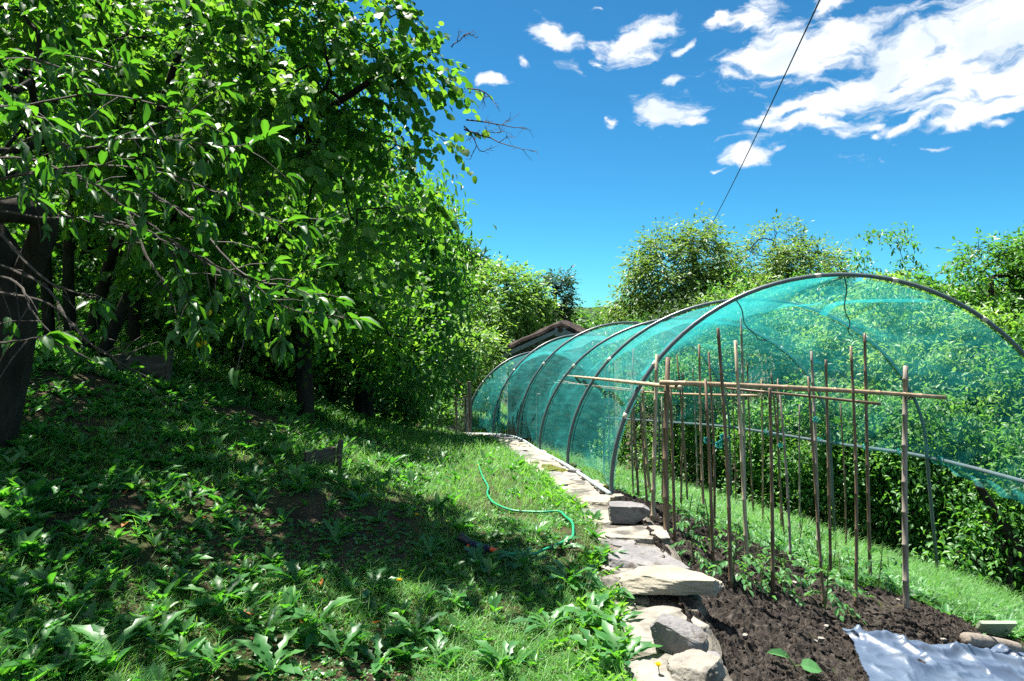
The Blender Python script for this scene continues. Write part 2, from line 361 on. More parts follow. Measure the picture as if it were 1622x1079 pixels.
SOIL = np.array([(-.5, 1.0), (-.5, 7.25), (1.2, 7.5), (1.6, 7.35), (1.95, 7.0), (2.2, 6.2), (2.55, 5.65), (3.1, 5.35), (3.3, 4.9), (3.55, 4.0), (3.9, 1.0)])
def in_poly(x, y, P):
    c = np.zeros(np.shape(x), bool); j = len(P) - 1
    for i in range(len(P)):
        xi, yi = P[i]; xj, yj = P[j]
        c ^= ((yi > y) != (yj > y)) & (x < (xj - xi) * (y - yi) / (yj - yi + 1e-12) + xi); j = i
    return c
def soil_mask(x, y):
    j = .16 * n2(x, y, 3.0, 3, 77)
    return in_poly(x + j, y + j, SOIL) & (x > xw(y) + .10)
sx = np.arange(.5, 4.2, .012); sy = np.arange(1.6, 7.8, .015)
SX, SY = np.meshgrid(sx, sy)
clod = fbm(np.stack([SX * 13, SY * 13, 0 * SX], -1), 3, 31, .6)
cl2 = fbm(np.stack([SX * 2.2, SY * 2.2, 0 * SX], -1), 2, 33)
cl3 = np.abs(fbm(np.stack([SX * 21, SY * 21, 0 * SX + 4], -1), 2, 38))
SZ = ground_z(SX, SY) + .015 + .026 * np.clip(1.1 - np.abs(clod) * 2.2, 0, 1.2) * np.clip(.6 + cl2, .2, 1.4) + .022 * np.clip(.8 - cl3 * 1.6, 0, 1) + .03 * cl2 + .012 * fbm(np.stack([SX * 40, SY * 40, 0 * SX], -1), 2, 35)
k = soil_mask(SX, SY); mb = MB(); nx, ny = len(sx), len(sy)
I = (np.arange(ny - 1)[:, None] * nx + np.arange(nx - 1)[None])
kk = k[:-1, :-1] & k[1:, :-1] & k[:-1, 1:] & k[1:, 1:]
I = I[kk]
mb.add(np.stack([SX, SY, SZ], -1).reshape(-1, 3), [np.stack([I, I + 1, I + nx + 1, I + nx], -1)])
n = 42000; cxs = rng.uniform(.7, 3.9, n); cys = 1.9 + 5.6 * rng.random(n) ** 1.3; ok = soil_mask(cxs, cys) & (n2(cxs, cys, 1.6, 2, 72) > -.35); cxs, cys = cxs[ok], cys[ok]; n = len(cxs)
ix = np.clip(np.searchsorted(sx, cxs), 0, len(sx) - 1); iy = np.clip(np.searchsorted(sy, cys), 0, len(sy) - 1); czs = SZ[iy, ix]
r_ = np.exp(rng.normal(-5.0, .45, n)); OC = np.array([(1, 0, 0), (-1, 0, 0), (0, 1, 0), (0, -1, 0), (0, 0, 1), (0, 0, -1)], float); OF = np.array([(0, 2, 4), (2, 1, 4), (1, 3, 4), (3, 0, 4), (2, 0, 5), (1, 2, 5), (3, 1, 5), (0, 3, 5)])
V = np.stack([cxs, cys, czs], -1)[:, None] + OC[None] * r_[:, None, None] * rng.uniform(.55, 1.25, (n, 6, 1)) + rng.normal(size=(n, 6, 3)) * r_[:, None, None] * .22
mb.add(V.reshape(-1, 3), [(OF[None] + (np.arange(n) * 6)[:, None, None]).reshape(-1, 3)])
tag(mb.build('soil_bed', M['soil'], smooth=False), kind='structure')
def soil_z(x, y): return float(ground_z(x, y)) + .02

# ------------------------------------------------------------------ grass and ground cover
def scatter(n, d0, d1, t0, t1):
    d = np.exp(rng.uniform(np.log(d0), np.log(d1), n)); t = rng.uniform(t0, t1, n)
    return d * t, d
HP = [(757, 738), (764, 759), (773, 777), (772, 788), (780, 801), (793, 809), (811, 815), (830, 817), (860, 818), (885, 817), (896, 826), (906, 835), (908, 848), (905, 860), (885, 870), (861, 880), (845, 886), (811, 886), (789, 882), (737, 872)]
HPW = np.array([cast(a_, b_ + 6)[:2] for a_, b_ in HP])
def off_hose(x, y, r=.13):
    k = np.ones(np.shape(x), bool)
    for a_, b_ in zip(HPW[:-1], HPW[1:]):
        for t_ in (0, .33, .66): q = a_ + (b_ - a_) * t_; k &= (x - q[0]) ** 2 + ((y - q[1]) * .6) ** 2 > r * r
    return k
def bare(x, y):
    return n2(x, y, 1.15, 3, 91)

def grass_field(name, n, region, hmul, label):
    x, y = scatter(n, 1.3, 26, region[0], region[1])
    ok = region[2](x, y); x, y = x[ok], y[ok]; n = len(x)
    z = ground_z(x, y)
    dfac = np.clip(y / 5, .6, 2.8)
    h = rng.gamma(4, .0145, n) * hmul * np.clip(dfac, .8, 1.5) * (1 + .5 * n2(x, y, 2.2, 2, 8))
    h = np.clip(h, .015, .22) * np.where(off_hose(x, y, .08), 1, .45)
    wd = rng.uniform(.0022, .0048, n) * np.clip(dfac, .8, 3)
    a = rng.uniform(0, 2 * PI, n); lean = rng.uniform(.25, 1.7, n)
    T = np.stack([np.cos(a) * lean, np.sin(a) * lean, np.ones(n)], -1)
    N = np.stack([np.cos(a), np.sin(a), -lean], -1) * -1
    mb = MB(); leaves(mb, np.stack([x, y, z - .004], -1), T, N, h * np.sqrt(1 + lean ** 2), wd, BLADE)
    return tag(mb.build(name, M['grass']), label, 'grass', kind='stuff')

def lawn_region(x, y):
    u = x - xw(y)
    shade = np.clip((-u - 1.5) * .50, 0, .95)          # the bank under the trees is thinner
    return (u < -.2 + .06 * n2(x, y, 6, 2, 3)) & (bare(x, y) < .35 - shade * .8 + rng.normal(size=x.shape) * .12)
def right_region(x, y):
    u = x - xw(y)
    return (u > .22) & (u < 8.5 + .3 * n2(x, y, 1.5, 2, 4)) & ~soil_mask(x, y) & (bare(x, y) < .55)
grass_field('lawn_grass', 330000, (-1.15, .25, lawn_region), 1.0, 'short sunlit and shaded grass growing over the lawn and bank left of the wall')
grass_field('bank_grass', 200000, (.02, 1.1, right_region), 1.7, 'bright green longer grass on the bank right of the canes')

def far_region(x, y):
    u = x - xw(y)
    return (y > 9) & (np.abs(u) > .3) & (u < 7)
def far_grass():
    x, y = scatter(150000, 9, 45, -1.1, .9); ok = far_region(x, y); x, y = x[ok], y[ok]; n = len(x)
    a = rng.uniform(0, 2 * PI, n); lean = rng.uniform(.2, 1.1, n); h = rng.uniform(.06, .16, n) * np.clip(y / 14, 1, 2.2)
    mb = MB(); leaves(mb, np.stack([x, y, ground_z(x, y) - .01], -1), np.stack([np.cos(a) * lean, np.sin(a) * lean, np.ones(n)], -1), np.stack([-np.cos(a), -np.sin(a), lean], -1), h, .012 * np.clip(y / 10, 1, 3), BLADE)
    return tag(mb.build('meadow_grass', M['grass']), 'grass on the far lawn and slope beyond the tunnel', 'grass', kind='stuff')
far_grass()

def rosettes(name, x, y, size, nl, tm, m, label, up=(.15, .9), wr=.30, cat='ground cover'):
    n = len(x); z = ground_z(x, y); mb = MB()
    cnt = rng.integers(nl[0], nl[1] + 1, n); idx = np.repeat(np.arange(n), cnt); N_ = len(idx)
    a = rng.uniform(0, 2 * PI, N_); e = rng.uniform(*up, N_)
    T = np.stack([np.cos(a), np.sin(a), e * 1.3], -1)
    N = np.stack([-np.cos(a) * e, -np.sin(a) * e, np.ones(N_)], -1) + .25 * rng.normal(size=(N_, 3))
    L = size[idx] * rng.uniform(.6, 1.15, N_)
    P = np.stack([x, y, z], -1)[idx] + np.stack([np.cos(a), np.sin(a), 0 * a], -1) * .006
    leaves(mb, P, T, N, L, L * wr * rng.uniform(.75, 1.3, N_), tm)
    if name is None: return mb
    return tag(mb.build(name, M[m], smooth=True), label, cat, kind='stuff')

x, y = scatter(15000, 1.5, 17, -1.1, .22)
u = x - xw(y); dens = np.clip(.16 + .30 * (-u - 1.2), .14, .9) * np.clip(1.1 - 1.6 * np.maximum(bare(x, y) - .0, 0), 0.05, 1)
ok = (u < -.22) & (rng.random(len(x)) < dens) & off_hose(x, y); x, y = x[ok], y[ok]
rosettes('broadleaf_weeds', x, y, np.exp(rng.normal(-2.72, .30, len(x))) * np.clip(y / 5, .95, 1.35), (4, 9), LANCE, 'weed', 'upright broad leaved weeds scattered over the shaded bank and lawn', up=(.35, 2.2), wr=.36)
x, y = scatter(30000, 1.5, 9, -1.05, .22)
u = x - xw(y); ok = (u < -.18) & (n2(x, y, 2.0, 2, 55) > np.where(u < -1.8, .25, -.1)); x, y = x[ok], y[ok]
rosettes('clover_cover', x, y, rng.uniform(.012, .026, len(x)) * np.clip(y / 4, .8, 1.6), (3, 6), ROUND, 'weed', 'tiny clover like leaves between the grass blades', up=(.2, 1.2), wr=.9)
x, y = scatter(13000, 3.5, 16, .1, 1.1)
u = x - xw(y); ok = right_region(x, y) & (u < 8); x, y = x[ok], y[ok]
rosettes('bank_weeds', x, y, rng.uniform(.05, .13, len(x)), (4, 8), LANCE, 'tomato', 'leafy light green weeds among the grass on the right bank', up=(.3, 1.4), wr=.38)

x, y = scatter(800, 1.8, 14, -.3, .22); u = x - xw(y); x = xw(y) - .21 - np.abs(rng.normal(size=len(x))) * .16; ok = (n2(x, y, 1.7, 2, 58) > -.25) & off_hose(x, y); x, y = x[ok], y[ok]
rosettes('wallside_weeds', x, y, rng.uniform(.04, .095, len(x)), (4, 8), LANCE, 'grass', 'bright upright weeds in the strip of lawn along the wall edge', up=(.6, 2.6), wr=.30)
def litter():
    x, y = scatter(30000, 1.5, 10, -1.1, .25); u = x - xw(y); ok = (u < -.3) & ((u < -1.5) | (bare(x, y) > .1)); x, y = x[ok], y[ok]; n = len(x)
    mb = MB(); leaves(mb, np.stack([x, y, ground_z(x, y) + .004], -1), np.concatenate([rng.normal(size=(n, 2)), .25 * rng.normal(size=(n, 1))], 1), rand_dirs(n) * .35 + np.array([0, 0, 1.]), rng.uniform(.008, .035, n), rng.uniform(.004, .016, n), DIAM)
    return tag(mb.build('leaf_litter', M['litter']), 'brown crumbs of dead leaves and twigs on bare earth of the bank', 'leaf litter', kind='stuff')
litter()

# tall dandelion plants one can point at
G_D = 'large dandelion plants in the lawn and bank'
protos = []
for kx in range(5):
    o0 = empty('dandelion_plant', (0, 0, 0), 'leafy dandelion plant with long toothed green leaves in the shaded grass', 'weed', G_D)
    n = int(rng.integers(8, 13)); a = rng.uniform(0, 2 * PI, n); e = rng.uniform(.35, 1.5, n)
    T = np.stack([np.cos(a), np.sin(a), e], -1); N = np.stack([-np.cos(a) * e, -np.sin(a) * e, np.ones(n)], -1) + .2 * rng.normal(size=(n, 3))
    L = rng.uniform(.11, .20, n); mb = MB()
    leaves(mb, np.zeros((n, 3)), T, N, L, L * rng.uniform(.20, .30, n), DAND)
    mb.build('leaves', M['weed'], o0, smooth=True); protos.append(o0)
used = set(); cnt = 0
hand = [(1000, 1000), (940, 985), (870, 1000), (800, 1060), (660, 1010), (590, 940), (540, 1040), (470, 930), (420, 1010), (350, 960), (290, 900), (250, 1020), (170, 1050),
        (120, 960), (60, 880), (60, 1040), (230, 830), (300, 800), (380, 850), (450, 830), (530, 860), (600, 830), (570, 800), (680, 880), (720, 960), (830, 900), (900, 930), (960, 890), (960, 950),
        (850, 850), (620, 740), (540, 770), (660, 720), (700, 735), (480, 780), (400, 770), (330, 740), (250, 760), (170, 780), (90, 800), (40, 740), (130, 710), (590, 720), (690, 1050), (600, 1060),
        (500, 1000), (430, 1070), (340, 1060), (30, 960), (760, 900), (985, 1060), (945, 1045), (890, 870), (350, 690), (560, 650), (440, 690)]
for (px, py) in hand:
    p = cast(px, py)
    if p[0] > xw(p[1]) - .22: p[0] = xw(p[1]) - .26
    i = int(rng.integers(5)); o = protos[i] if i not in used else copy_tree(protos[i]); used.add(i)
    o.location = (p[0], p[1], float(ground_z(p[0], p[1]))); o.rotation_euler = (0, 0, rng.uniform(0, 6.28)); s = rng.uniform(.75, 1.2); o.scale = (s, s, s)

# dandelion flowers
for (px, py, lb) in [(1043, 1068, 'yellow dandelion flower standing beside the lowest wall stones'), (632, 928, 'yellow dandelion flower in the shaded grass left of the spray nozzle'),
                     (660, 818, 'yellow dandelion flower at the edge of shade above the hose nozzle'), (757, 733, 'yellow flower in the sunny lawn at the far end of the hose'),
                     (675, 716, 'yellow dandelion flower in the sunny grass near the half buried board')]:
    p = cast(px, py + 16); o = empty('dandelion_flower', p, lb, 'flower', 'yellow dandelion flowers')
    h = .075; mb = MB(); tube(mb, [(0, 0, 0), (.004, 0, h * .5), (0, .004, h)], .0022, 5); mb.build('stem', M['stem'], o)
    mb = MB(); n = 40; a = rng.uniform(0, 6.28, n); e = rng.uniform(.1, 1.6, n)
    leaves(mb, np.tile([0, .004, h], (n, 1)), np.stack([np.cos(a), np.sin(a), e], -1), np.stack([-np.cos(a) * e, -np.sin(a) * e, np.ones(n)], -1), .017, .006, DIAM); mb.build('flower_head', M['petal'], o)

# fallen leaves
fl = None
for (px, py) in [(205, 835), (372, 968), (395, 985), (475, 994), (295, 1055), (480, 690), (580, 852), (70, 830), (200, 790), (385, 980), (322, 830), (590, 1000), (510, 935)]:
    p = cast(px, py)
    if fl is None:
        mb = MB(); leaves(mb, [(0, 0, .01)], np.array([[1., 0, .15]]), np.array([[0, .3, 1.]]), .06, .042, ROUND); fl = mb.build('fallen_leaf', M['dryleaf']); o = fl
        tag(o, 'dry curled orange brown leaf lying on the shaded bank', 'leaf', 'dry fallen leaves on the bank')
    else: o = fl.copy(); COL.objects.link(o)
    o.location = (p[0], p[1], p[2] + .02); o.rotation_euler = (rng.uniform(-.5, .5), rng.uniform(-.5, .5), rng.uniform(0, 6.28)); s = rng.uniform(.7, 1.15); o.scale = (s, s, s)

# ------------------------------------------------------------------ stones
def cube_sphere(n):
    t = np.linspace(-1, 1, n + 1); A, B = np.meshgrid(t, t); V = []; Fs = []; off = 0
    for ax in range(3):
        for s in (-1, 1):
            P = np.zeros((n + 1, n + 1, 3)); P[..., ax] = s; P[..., (ax + 1) % 3] = A * s; P[..., (ax + 2) % 3] = B
            V.append(P.reshape(-1, 3)); I = (np.arange(n)[:, None] * (n + 1) + np.arange(n)[None]).ravel() + off
            Fs.append(np.stack([I, I + 1, I + n + 2, I + n + 1], -1)); off += (n + 1) ** 2
    return np.concatenate(V), np.concatenate(Fs)
CSV, CSF = cube_sphere(18)
def rock(mb, c, half, yaw, seed, cuts=12, boxy=.55, rough=.035, outline=None, tilt=(0, 0), mat=0, flat=False):
    r = np.random.default_rng(seed)
    s = CSV / np.linalg.norm(CSV, axis=1, keepdims=True)
    p = s * (1 - boxy) * 1.15 + CSV * boxy
    for _ in range(cuts):
        n = r.normal(size=3); n[2] *= .45; n /= np.linalg.norm(n); c_ = r.uniform(.68, .98)
        d = p @ n; over = np.maximum(d - c_, 0); p = p - over[:, None] * n
    if flat: p[:, 2] = np.clip(p[:, 2], -.62, .52) / .6
    p = p + rough * fbm(p * 2.2 + seed * 3.1, 4, seed)[:, None] * s
    p = p + .03 * fbm(p * 6 + seed, 4, seed + 4)[:, None] * s
    if outline is not None:   # plan outline given as polar radius by angle
        a = np.arctan2(p[:, 1], p[:, 0]); o = np.asarray(outline); rr = np.interp(a, np.linspace(-PI, PI, len(o) + 1), np.append(o, o[0]))
        p[:, :2] *= rr[:, None]
    p = p * np.asarray(half)
    cx_, sx_ = math.cos(tilt[0]), math.sin(tilt[0]); p = p @ np.array([[1, 0, 0], [0, cx_, -sx_], [0, sx_, cx_]]).T
    cy_, sy_ = math.cos(tilt[1]), math.sin(tilt[1]); p = p @ np.array([[cy_, 0, sy_], [0, 1, 0], [-sy_, 0, cy_]]).T
    ca, sa = math.cos(yaw), math.sin(yaw); p = p @ np.array([[ca, -sa, 0], [sa, ca, 0], [0, 0, 1]]).T
    mb.add(p + np.asarray(c), [CSF], mat)

wall = empty('stone_wall', (.8, 4, 0), 'low dry stone wall topped with flat pale capstones beside the lawn', 'stone wall')
# rubble core
ys = np.arange(1.2, 14.9, .06); prof = [(-.25, -.12), (-.24, .0), (-.2, .012), (.0, .016), (.20, .010), (.245, -.02), (.26, -.16), (.27, -.32)]
mb = MB(); V = []
for yy in ys:
    for k_, (du, dz) in enumerate(prof): V.append((xw(yy) + du, yy, zw(yy) + dz))
V = np.array(V); V += .018 * np.stack([fbm(V * 7, 3, 1), fbm(V * 7, 3, 2), fbm(V * 7, 3, 3)], -1)
m_ = len(prof); I = (np.arange(len(ys) - 1)[:, None] * m_ + np.arange(m_ - 1)[None]).ravel()
mb.add(V, [np.stack([I, I + 1, I + m_ + 1, I + m_], -1)]); mb.build('rubble_core', M['wallcore'], wall, loc=(.8, 4, 0))
sd = 100
def cap(px, py, w, dp, h, yaw, m='stone', dz=0., lift=0, **kw):
    global sd
    d = None
    ds = np.linspace(2, 16, 3000); Z = EYE - (py - CY) / F * ds; k = np.argmax(Z < zw(ds) + .03); d = ds[k]
    c = np.array([(px - CX) / F * d, d, zw(d) + dz]); sd += 1
    kw.setdefault('flat', True); kw.setdefault('cuts', 9); kw.setdefault('boxy', .7); mb = MB(); g_ = 1.0 if dz > .04 else 1.18; rock(mb, c, (w / 2 * g_, dp / 2 * g_ * (1.1 if g_ > 1 else 1), h / 2), yaw, sd, **kw); return mb, c
for (px, py, w, dp, h, yaw, m, dz, kw) in [
    (1003, 845, .40, .26, .12, .1, 'stone', -.01, {}), (1018, 884, .44, .33, .13, .25, 'stone_grey', .0, {'tilt': (.08, .10)}), (978, 900, .16, .16, .07, .2, 'stone', .0, {}),
    (1022, 922, .44, .22, .10, .1, 'stone', .015, {}), (975, 852, .22, .2, .06, .3, 'stone_grey', .0, {}), (1060, 985, .42, .30, .13, -.05, 'stone', -.02, {}),
    (1025, 1010, .26, .22, .08, .3, 'stone', -.0, {}), (1040, 1062, .36, .24, .09, .15, 'stone', .0, {}), (1000, 1075, .2, .2, .08, .5, 'stone_grey', -.01, {}), (952, 820, .24, .2, .07, .2, 'stone_tan', .0, {}),
    (945, 790, .30, .26, .07, .1, 'stone_tan', .01, {}), (930, 768, .32, .28, .07, -.1, 'stone_tan', .0, {}), (1085, 1120, .4, .3, .12, .2, 'stone', .0, {}), (1010, 1130, .3, .3, .1, .2, 'stone_grey', .0, {})]:
    mb, c = cap(px, py, w, dp, h, yaw, m, dz, **kw); mb.build('capstone', M[m], wall, loc=(.8, 4, 0))
for k_ in range(26):
    yv = rng.uniform(2.3, 6.3); sd += 1; mb = MB(); w_ = rng.uniform(.04, .10)
    rock(mb, (xw(yv) + rng.uniform(-.24, .22), yv, zw(yv) + .006), (w_, w_ * rng.uniform(.6, 1), w_ * .28), rng.uniform(0, 3), sd, flat=True); mb.build('capstone', M[('stone', 'stone_tan', 'stone_grey')[int(rng.integers(3))]], wall, loc=(.8, 4, 0))
yy = 6.35
while yy < 14.6:
    ln = rng.uniform(.24, .42)
    for du in (-.13, .10):
        sd += 1; mb = MB(); w = rng.uniform(.10, .15)
        rock(mb, (xw(yy) + du + rng.uniform(-.03, .03), yy + rng.uniform(-.05, .05), zw(yy) + .0), (w, ln / 2, rng.uniform(.035, .055)), rng.uniform(-.2, .2) + .12, sd, flat=True, boxy=.7, cuts=9)
        mb.build('capstone', M[('stone', 'stone', 'stone_tan', 'stone_grey')[int(rng.integers(4))]], wall, loc=(.8, 4, 0))
    yy += ln * .92
# moss cushions on the wall
mb = MB()
for (px, py, r_) in [(878, 740, .13), (866, 733, .10), (893, 747, .08), (905, 727, .07), (848, 722, .07), (960, 790, .04)]:
    d = (EYE - zw(7)) * F / (py - CY); c = np.array([(px - CX) / F * d, d, 0]); c[2] = zw(d) + .03; rock(mb, c, (r_, r_ * .9, .035), .3, int(px), rough=.15)
tag(mb.build('moss', M['moss']), 'yellow green moss cushions on the wall beside the second hoop', 'moss', kind='stuff')
# loose stones lying on the wall
for (nm, px, py, w, dp, h, yaw, m, dz, lb, kw) in [
    ('loose_rock', 996, 822, .30, .17, .135, -.08, 'stone_grey', .085, 'squared grey stone block standing on the wall next to the first hoop foot', {'cuts': 6, 'boxy': .8}),
    ('stone_slab', 1054, 940, .52, .27, .085, -.06, 'stone_tan', .115, 'broad flat tan slab jutting over the soil edge on top of the wall', {'cuts': 5, 'boxy': .75, 'outline': (.92, .95, 1.0, .95, .92, 1.05, 1.18, 1.0, .92, .9, .95, .9)}),
    ('loose_rock', 1073, 1030, .27, .17, .13, -.25, 'stone_grey', .09, 'rounded blue grey rock lying tilted on the wall below the flat slab', {'cuts': 9, 'boxy': .3, 'tilt': (.1, .25), 'flat': False}),
    ('loose_rock', 1107, 1072, .24, .20, .11, .1, 'stone', .05, 'pale layered blocky stone at the wall edge by the soil', {'cuts': 8, 'boxy': .8, 'tilt': (.04, -.06)}),
    ('loose_rock', 978, 797, .10, .09, .09, .3, 'stone', .06, 'small pale stone wedged against the first hoop foot', {'cuts': 8}),
    ('loose_rock', 912, 752, .16, .10, .06, -.5, 'stone_grey', .06, 'small dark flat stone on the wall between first and second hoop feet', {'cuts': 8})]:
    mb, c = cap(px, py, w, dp, h, yaw, m, dz, **kw); tag(mb.build(nm, M[m], loc=c), lb, 'stone')
# stones scattered in the soil
pebble = None
for i in range(26):
    xx = rng.uniform(1.15, 2.9); yv = rng.uniform(3.2, 6.2)
    if not soil_mask(np.array([xx]), np.array([yv]))[0]: continue
    if pebble is None:
        mb = MB(); rock(mb, (0, 0, 0), (.022, .017, .013), 0, 5); pebble = mb.build('pebble', M['stone']); o = pebble
        tag(o, 'small pale pebble lying on the dark bed soil', 'pebble', 'pebbles on the soil bed')
    else: o = pebble.copy(); COL.objects.link(o)
    s = rng.uniform(.4, 1.0); o.scale = (s, s, s); o.location = (xx, yv, soil_z(xx, yv) + .02); o.rotation_euler = (0, 0, rng.uniform(0, 6))
# far rubble pile by the fence
mb = MB()
c0 = cast(706, 683)
for i in range(9):
    sd += 1; rock(mb, c0 + np.array([rng.uniform(-.28, .28), rng.uniform(-.2, .2), rng.uniform(.0, .12)]), (rng.uniform(.08, .16), .1, .07), rng.uniform(0, 3), sd)
tag(mb.build('rubble_heap', M['stone_grey'], loc=c0), 'low heap of old grey stones on the grass beside the wire fence', 'stone heap')

# ------------------------------------------------------------------ net tunnel
HO = [((968, 778, 6.0), (1712, 790, 6.0), 435), ((899, 735, 8.0), (1468, 725, 7.95), 474), ((855, 712, 10.0), (1315, 702, 9.95), 503),
      ((820, 692, 11.4), (1155, 677, 12.0), 511), ((781, 687, 13.0), (1044, 668, 14.2), 530), ((737, 686, 14.6), (955, 662, 16.0), 557)]
LEG = [None, (1487, 905), (1323, 838), (1159, 790), (1044, 752), (957, 730)]
HL = []; HR = []; HH = []
for (l, r, cy) in HO:
    a, b = W(*l), W(*r); HL.append(a); HR.append(b); dm = (a[1] + b[1]) / 2
    HH.append((EYE + (CY - cy) / F * dm) - (a[2] + b[2]) / 2)
HL, HR, HH = np.array(HL), np.array(HR), np.array(HH)
def hoop_pt(i, th):
    """i may be fractional: along the tunnel; th from 0 (left foot) to pi (right pipe)"""
    k = np.arange(6); f = lambda A: np.stack([np.interp(i, k, A[:, c]) for c in range(3)], -1)
    a, b, h = f(HL), f(HR), np.interp(i, k, HH)
    m = (a + b) / 2; ax = (a - b) / 2
    up = np.zeros_like(m); up[..., 2] = h * np.sin(th)
    return m + ax * np.cos(th)[..., None] + up
tun = empty('net_tunnel', (HL[0] + HR[0]) / 2 * np.array([1, 1, 0]), 'long arched garden tunnel of grey pipe hoops covered with turquoise netting', 'net tunnel')
TL = np.array(tun.location)
for i in range(6):
    th = np.linspace(0, PI, 48); P = hoop_pt(np.full(48, float(i)), th)
    # left foot reaches down to the wall, right leg to the bank
    lf = HL[i].copy(); lf[2] = zw(lf[1]) - .05
    if LEG[i] is not None:
        px, py = LEG[i]; rf = np.array([(px - CX) / F * HR[i][1], HR[i][1], 0]); 
    else: rf = HR[i] + np.array([.06, 0, 0])
    rf[2] = float(ground_z(rf[0], rf[1])) - .05
    P = np.vstack([lf, P[0] * .5 + lf * .5, P, P[-1] * .5 + rf * .5, rf])
    mb = MB(); tube(mb, P - TL, .0195, 10); h = mb.build('hoop', M['pipe'], tun, smooth=True)
    # couplings and tape
    for t_ in ((.35, .62, 1.45, 1.78, 2.2, 2.55) if i == 0 else (.7, 2.3)):
        q = hoop_pt(np.full(3, float(i)), np.array([t_ - .012, t_, t_ + .012])) - TL
        mb = MB(); tube(mb, q, .0222, 10); mb.build('tape_band', M['tape'], h, smooth=True)
    mb = MB(); tube(mb, np.array([lf, lf * .35 + HL[i] * .65]) - TL, .0255, 8); mb.build('foot_sleeve', M['black'], h, smooth=True)
# base pipe along the wall, side pipe on the right
P = smooth_path(np.vstack([HL[0] + np.array([.0, -.05, 0]), HL[1:]]) + np.array([-.02, 0, -.01]), 6); mb = MB(); tube(mb, P - TL, .020, 8); mb.build('base_pipe', M['pipe_light'], tun, smooth=True)
R0 = HR[0] + (HR[0] - HR[1]) * .15
P = smooth_path(np.vstack([R0, HR]) + np.array([.03, 0, 0]), 6); mb = MB(); tube(mb, P - TL, .024, 8); mb.build('side_pipe', M['pipe'], tun, smooth=True)
P = np.stack([hoop_pt(np.array([s]), np.array([1.55]))[0] for s in np.linspace(0, 5, 30)]); P[:, 2] -= .035 + .03 * np.sin(np.linspace(0, 5, 30) * PI) ** 2
mb = MB(); tube(mb, P - TL, .006, 5); mb.build('ridge_cord', M['black'], tun)

def grid_mesh(name, P, parent, m, uvs):
    n0, n1 = P.shape[:2]; mb = MB()
    I = (np.arange(n0 - 1)[:, None] * n1 + np.arange(n1 - 1)[None]).ravel(); Q = np.stack([I, I + 1, I + n1 + 1, I + n1], -1)
    mb.add(P.reshape(-1, 3), [Q]); o = mb.build(name, m, parent, smooth=True)
    uv = o.data.uv_layers.new(name='UVMap'); uv.data.foreach_set('uv', uvs.reshape(-1, 2)[Q.ravel()].astype(np.float32).ravel()); return o
ns, nt_ = 111, 72
S, TH = np.meshgrid(np.linspace(0, 5, ns), np.linspace(0.0, PI, nt_), indexing='ij')
P = hoop_pt(S, TH)
fr = S - np.floor(S); sag = np.sin(fr * PI) ** 2
C = hoop_pt(S, np.full_like(S, 0.0)) * .5 + hoop_pt(S, np.full_like(S, PI)) * .5
out = unit(P - C)
wr = fbm(np.stack([S * 2.2 + TH * 1.2, TH * 5 - S * 3, 0 * S], -1), 3, 41)
amt = sag * (.05 + .13 * np.sin(TH) ** 2 * np.exp(-((TH - 1.2) / .9) ** 2)) + .07 * wr * sag
P = P - out * amt[..., None] - out * .034
# bottom hem on the left scalloped between hoops; sheet gathers near the third bay
hem = np.exp(-(TH / .10) ** 2) * sag * .06 * (1 + fbm(np.stack([S * 5, 0 * S, 0 * S], -1), 2, 43)); P[..., 2] += hem
uvs = np.stack([S * 2.0, TH * 2.0], -1)
grid_mesh('net_cover', P - TL, tun, M['net'], uvs)
# front flap: the free edge of the net under the first hoop, from the left leg up to the crest
n = 40; th = np.linspace(.55, 1.62, n); A = hoop_pt(np.zeros(n), th); A0, A1 = A[0], A[-1]
Pf = np.zeros((n, 7, 3))
for j, w_ in enumerate(np.linspace(0, 1, 7)):
    chord = A0 + (A1 - A0) * np.linspace(0, 1, n)[:, None]; chord[:, 2] += .02 * np.sin(np.linspace(0, 9, n))
    Pf[:, j] = A * (1 - w_) + chord * w_ + np.array([0, .10, 0]) * math.sin(w_ * PI) + np.array([0, .035 + .25 * w_, -.0])
grid_mesh('net_flap', Pf - TL, tun, M['net_fold'], np.stack(np.meshgrid(np.linspace(0, 2, n), np.linspace(0, 1, 7), indexing='ij'), -1))
# overlapping seam on the right panel
n = 40; s_ = np.linspace(.05, .97, n); th_ = 1.98 - .10 * np.sin(np.linspace(0, PI, n)) + .012 * np.sin(np.linspace(0, 8, n))
Ps = np.stack([hoop_pt(s_, th_ + dv) for dv in (-.022, 0, .022)], 1)
Ps = Ps - unit(Ps - (HL[0] + HR[0] + HL[1] + HR[1]) / 4) * .055
grid_mesh('net_seam', Ps - TL, tun, M['net_fold'], np.stack(np.meshgrid(np.linspace(0, 3, n), np.linspace(0, .1, 3), indexing='ij'), -1))
# ruffle hanging under the side pipe in the front bay
n = 46; s_ = np.linspace(-.2, 1.0, n); k6 = np.arange(6)
base = np.stack([np.interp(s_, k6, HR[:, c]) for c in range(3)], -1) + (s_ < 0)[:, None] * (HR[0] - HR[1]) * (-np.minimum(s_, 0))[:, None]
Pr = np.zeros((n, 6, 3)); hang = .19 * np.sin(np.clip((1.0 - s_) / 1.1, 0, 1) * PI * .75) + .02
for j in range(6):
    w_ = j / 5; Pr[:, j] = base + np.stack([.035 + .035 * np.sin(s_ * 40 + j) * w_, .03 * np.cos(s_ * 33) * w_, -hang * w_], -1)
grid_mesh('net_ruffle', Pr - TL, tun, M['net_fold'], np.stack(np.meshgrid(np.linspace(0, 5, n), np.linspace(0, .3, 6), indexing='ij'), -1))
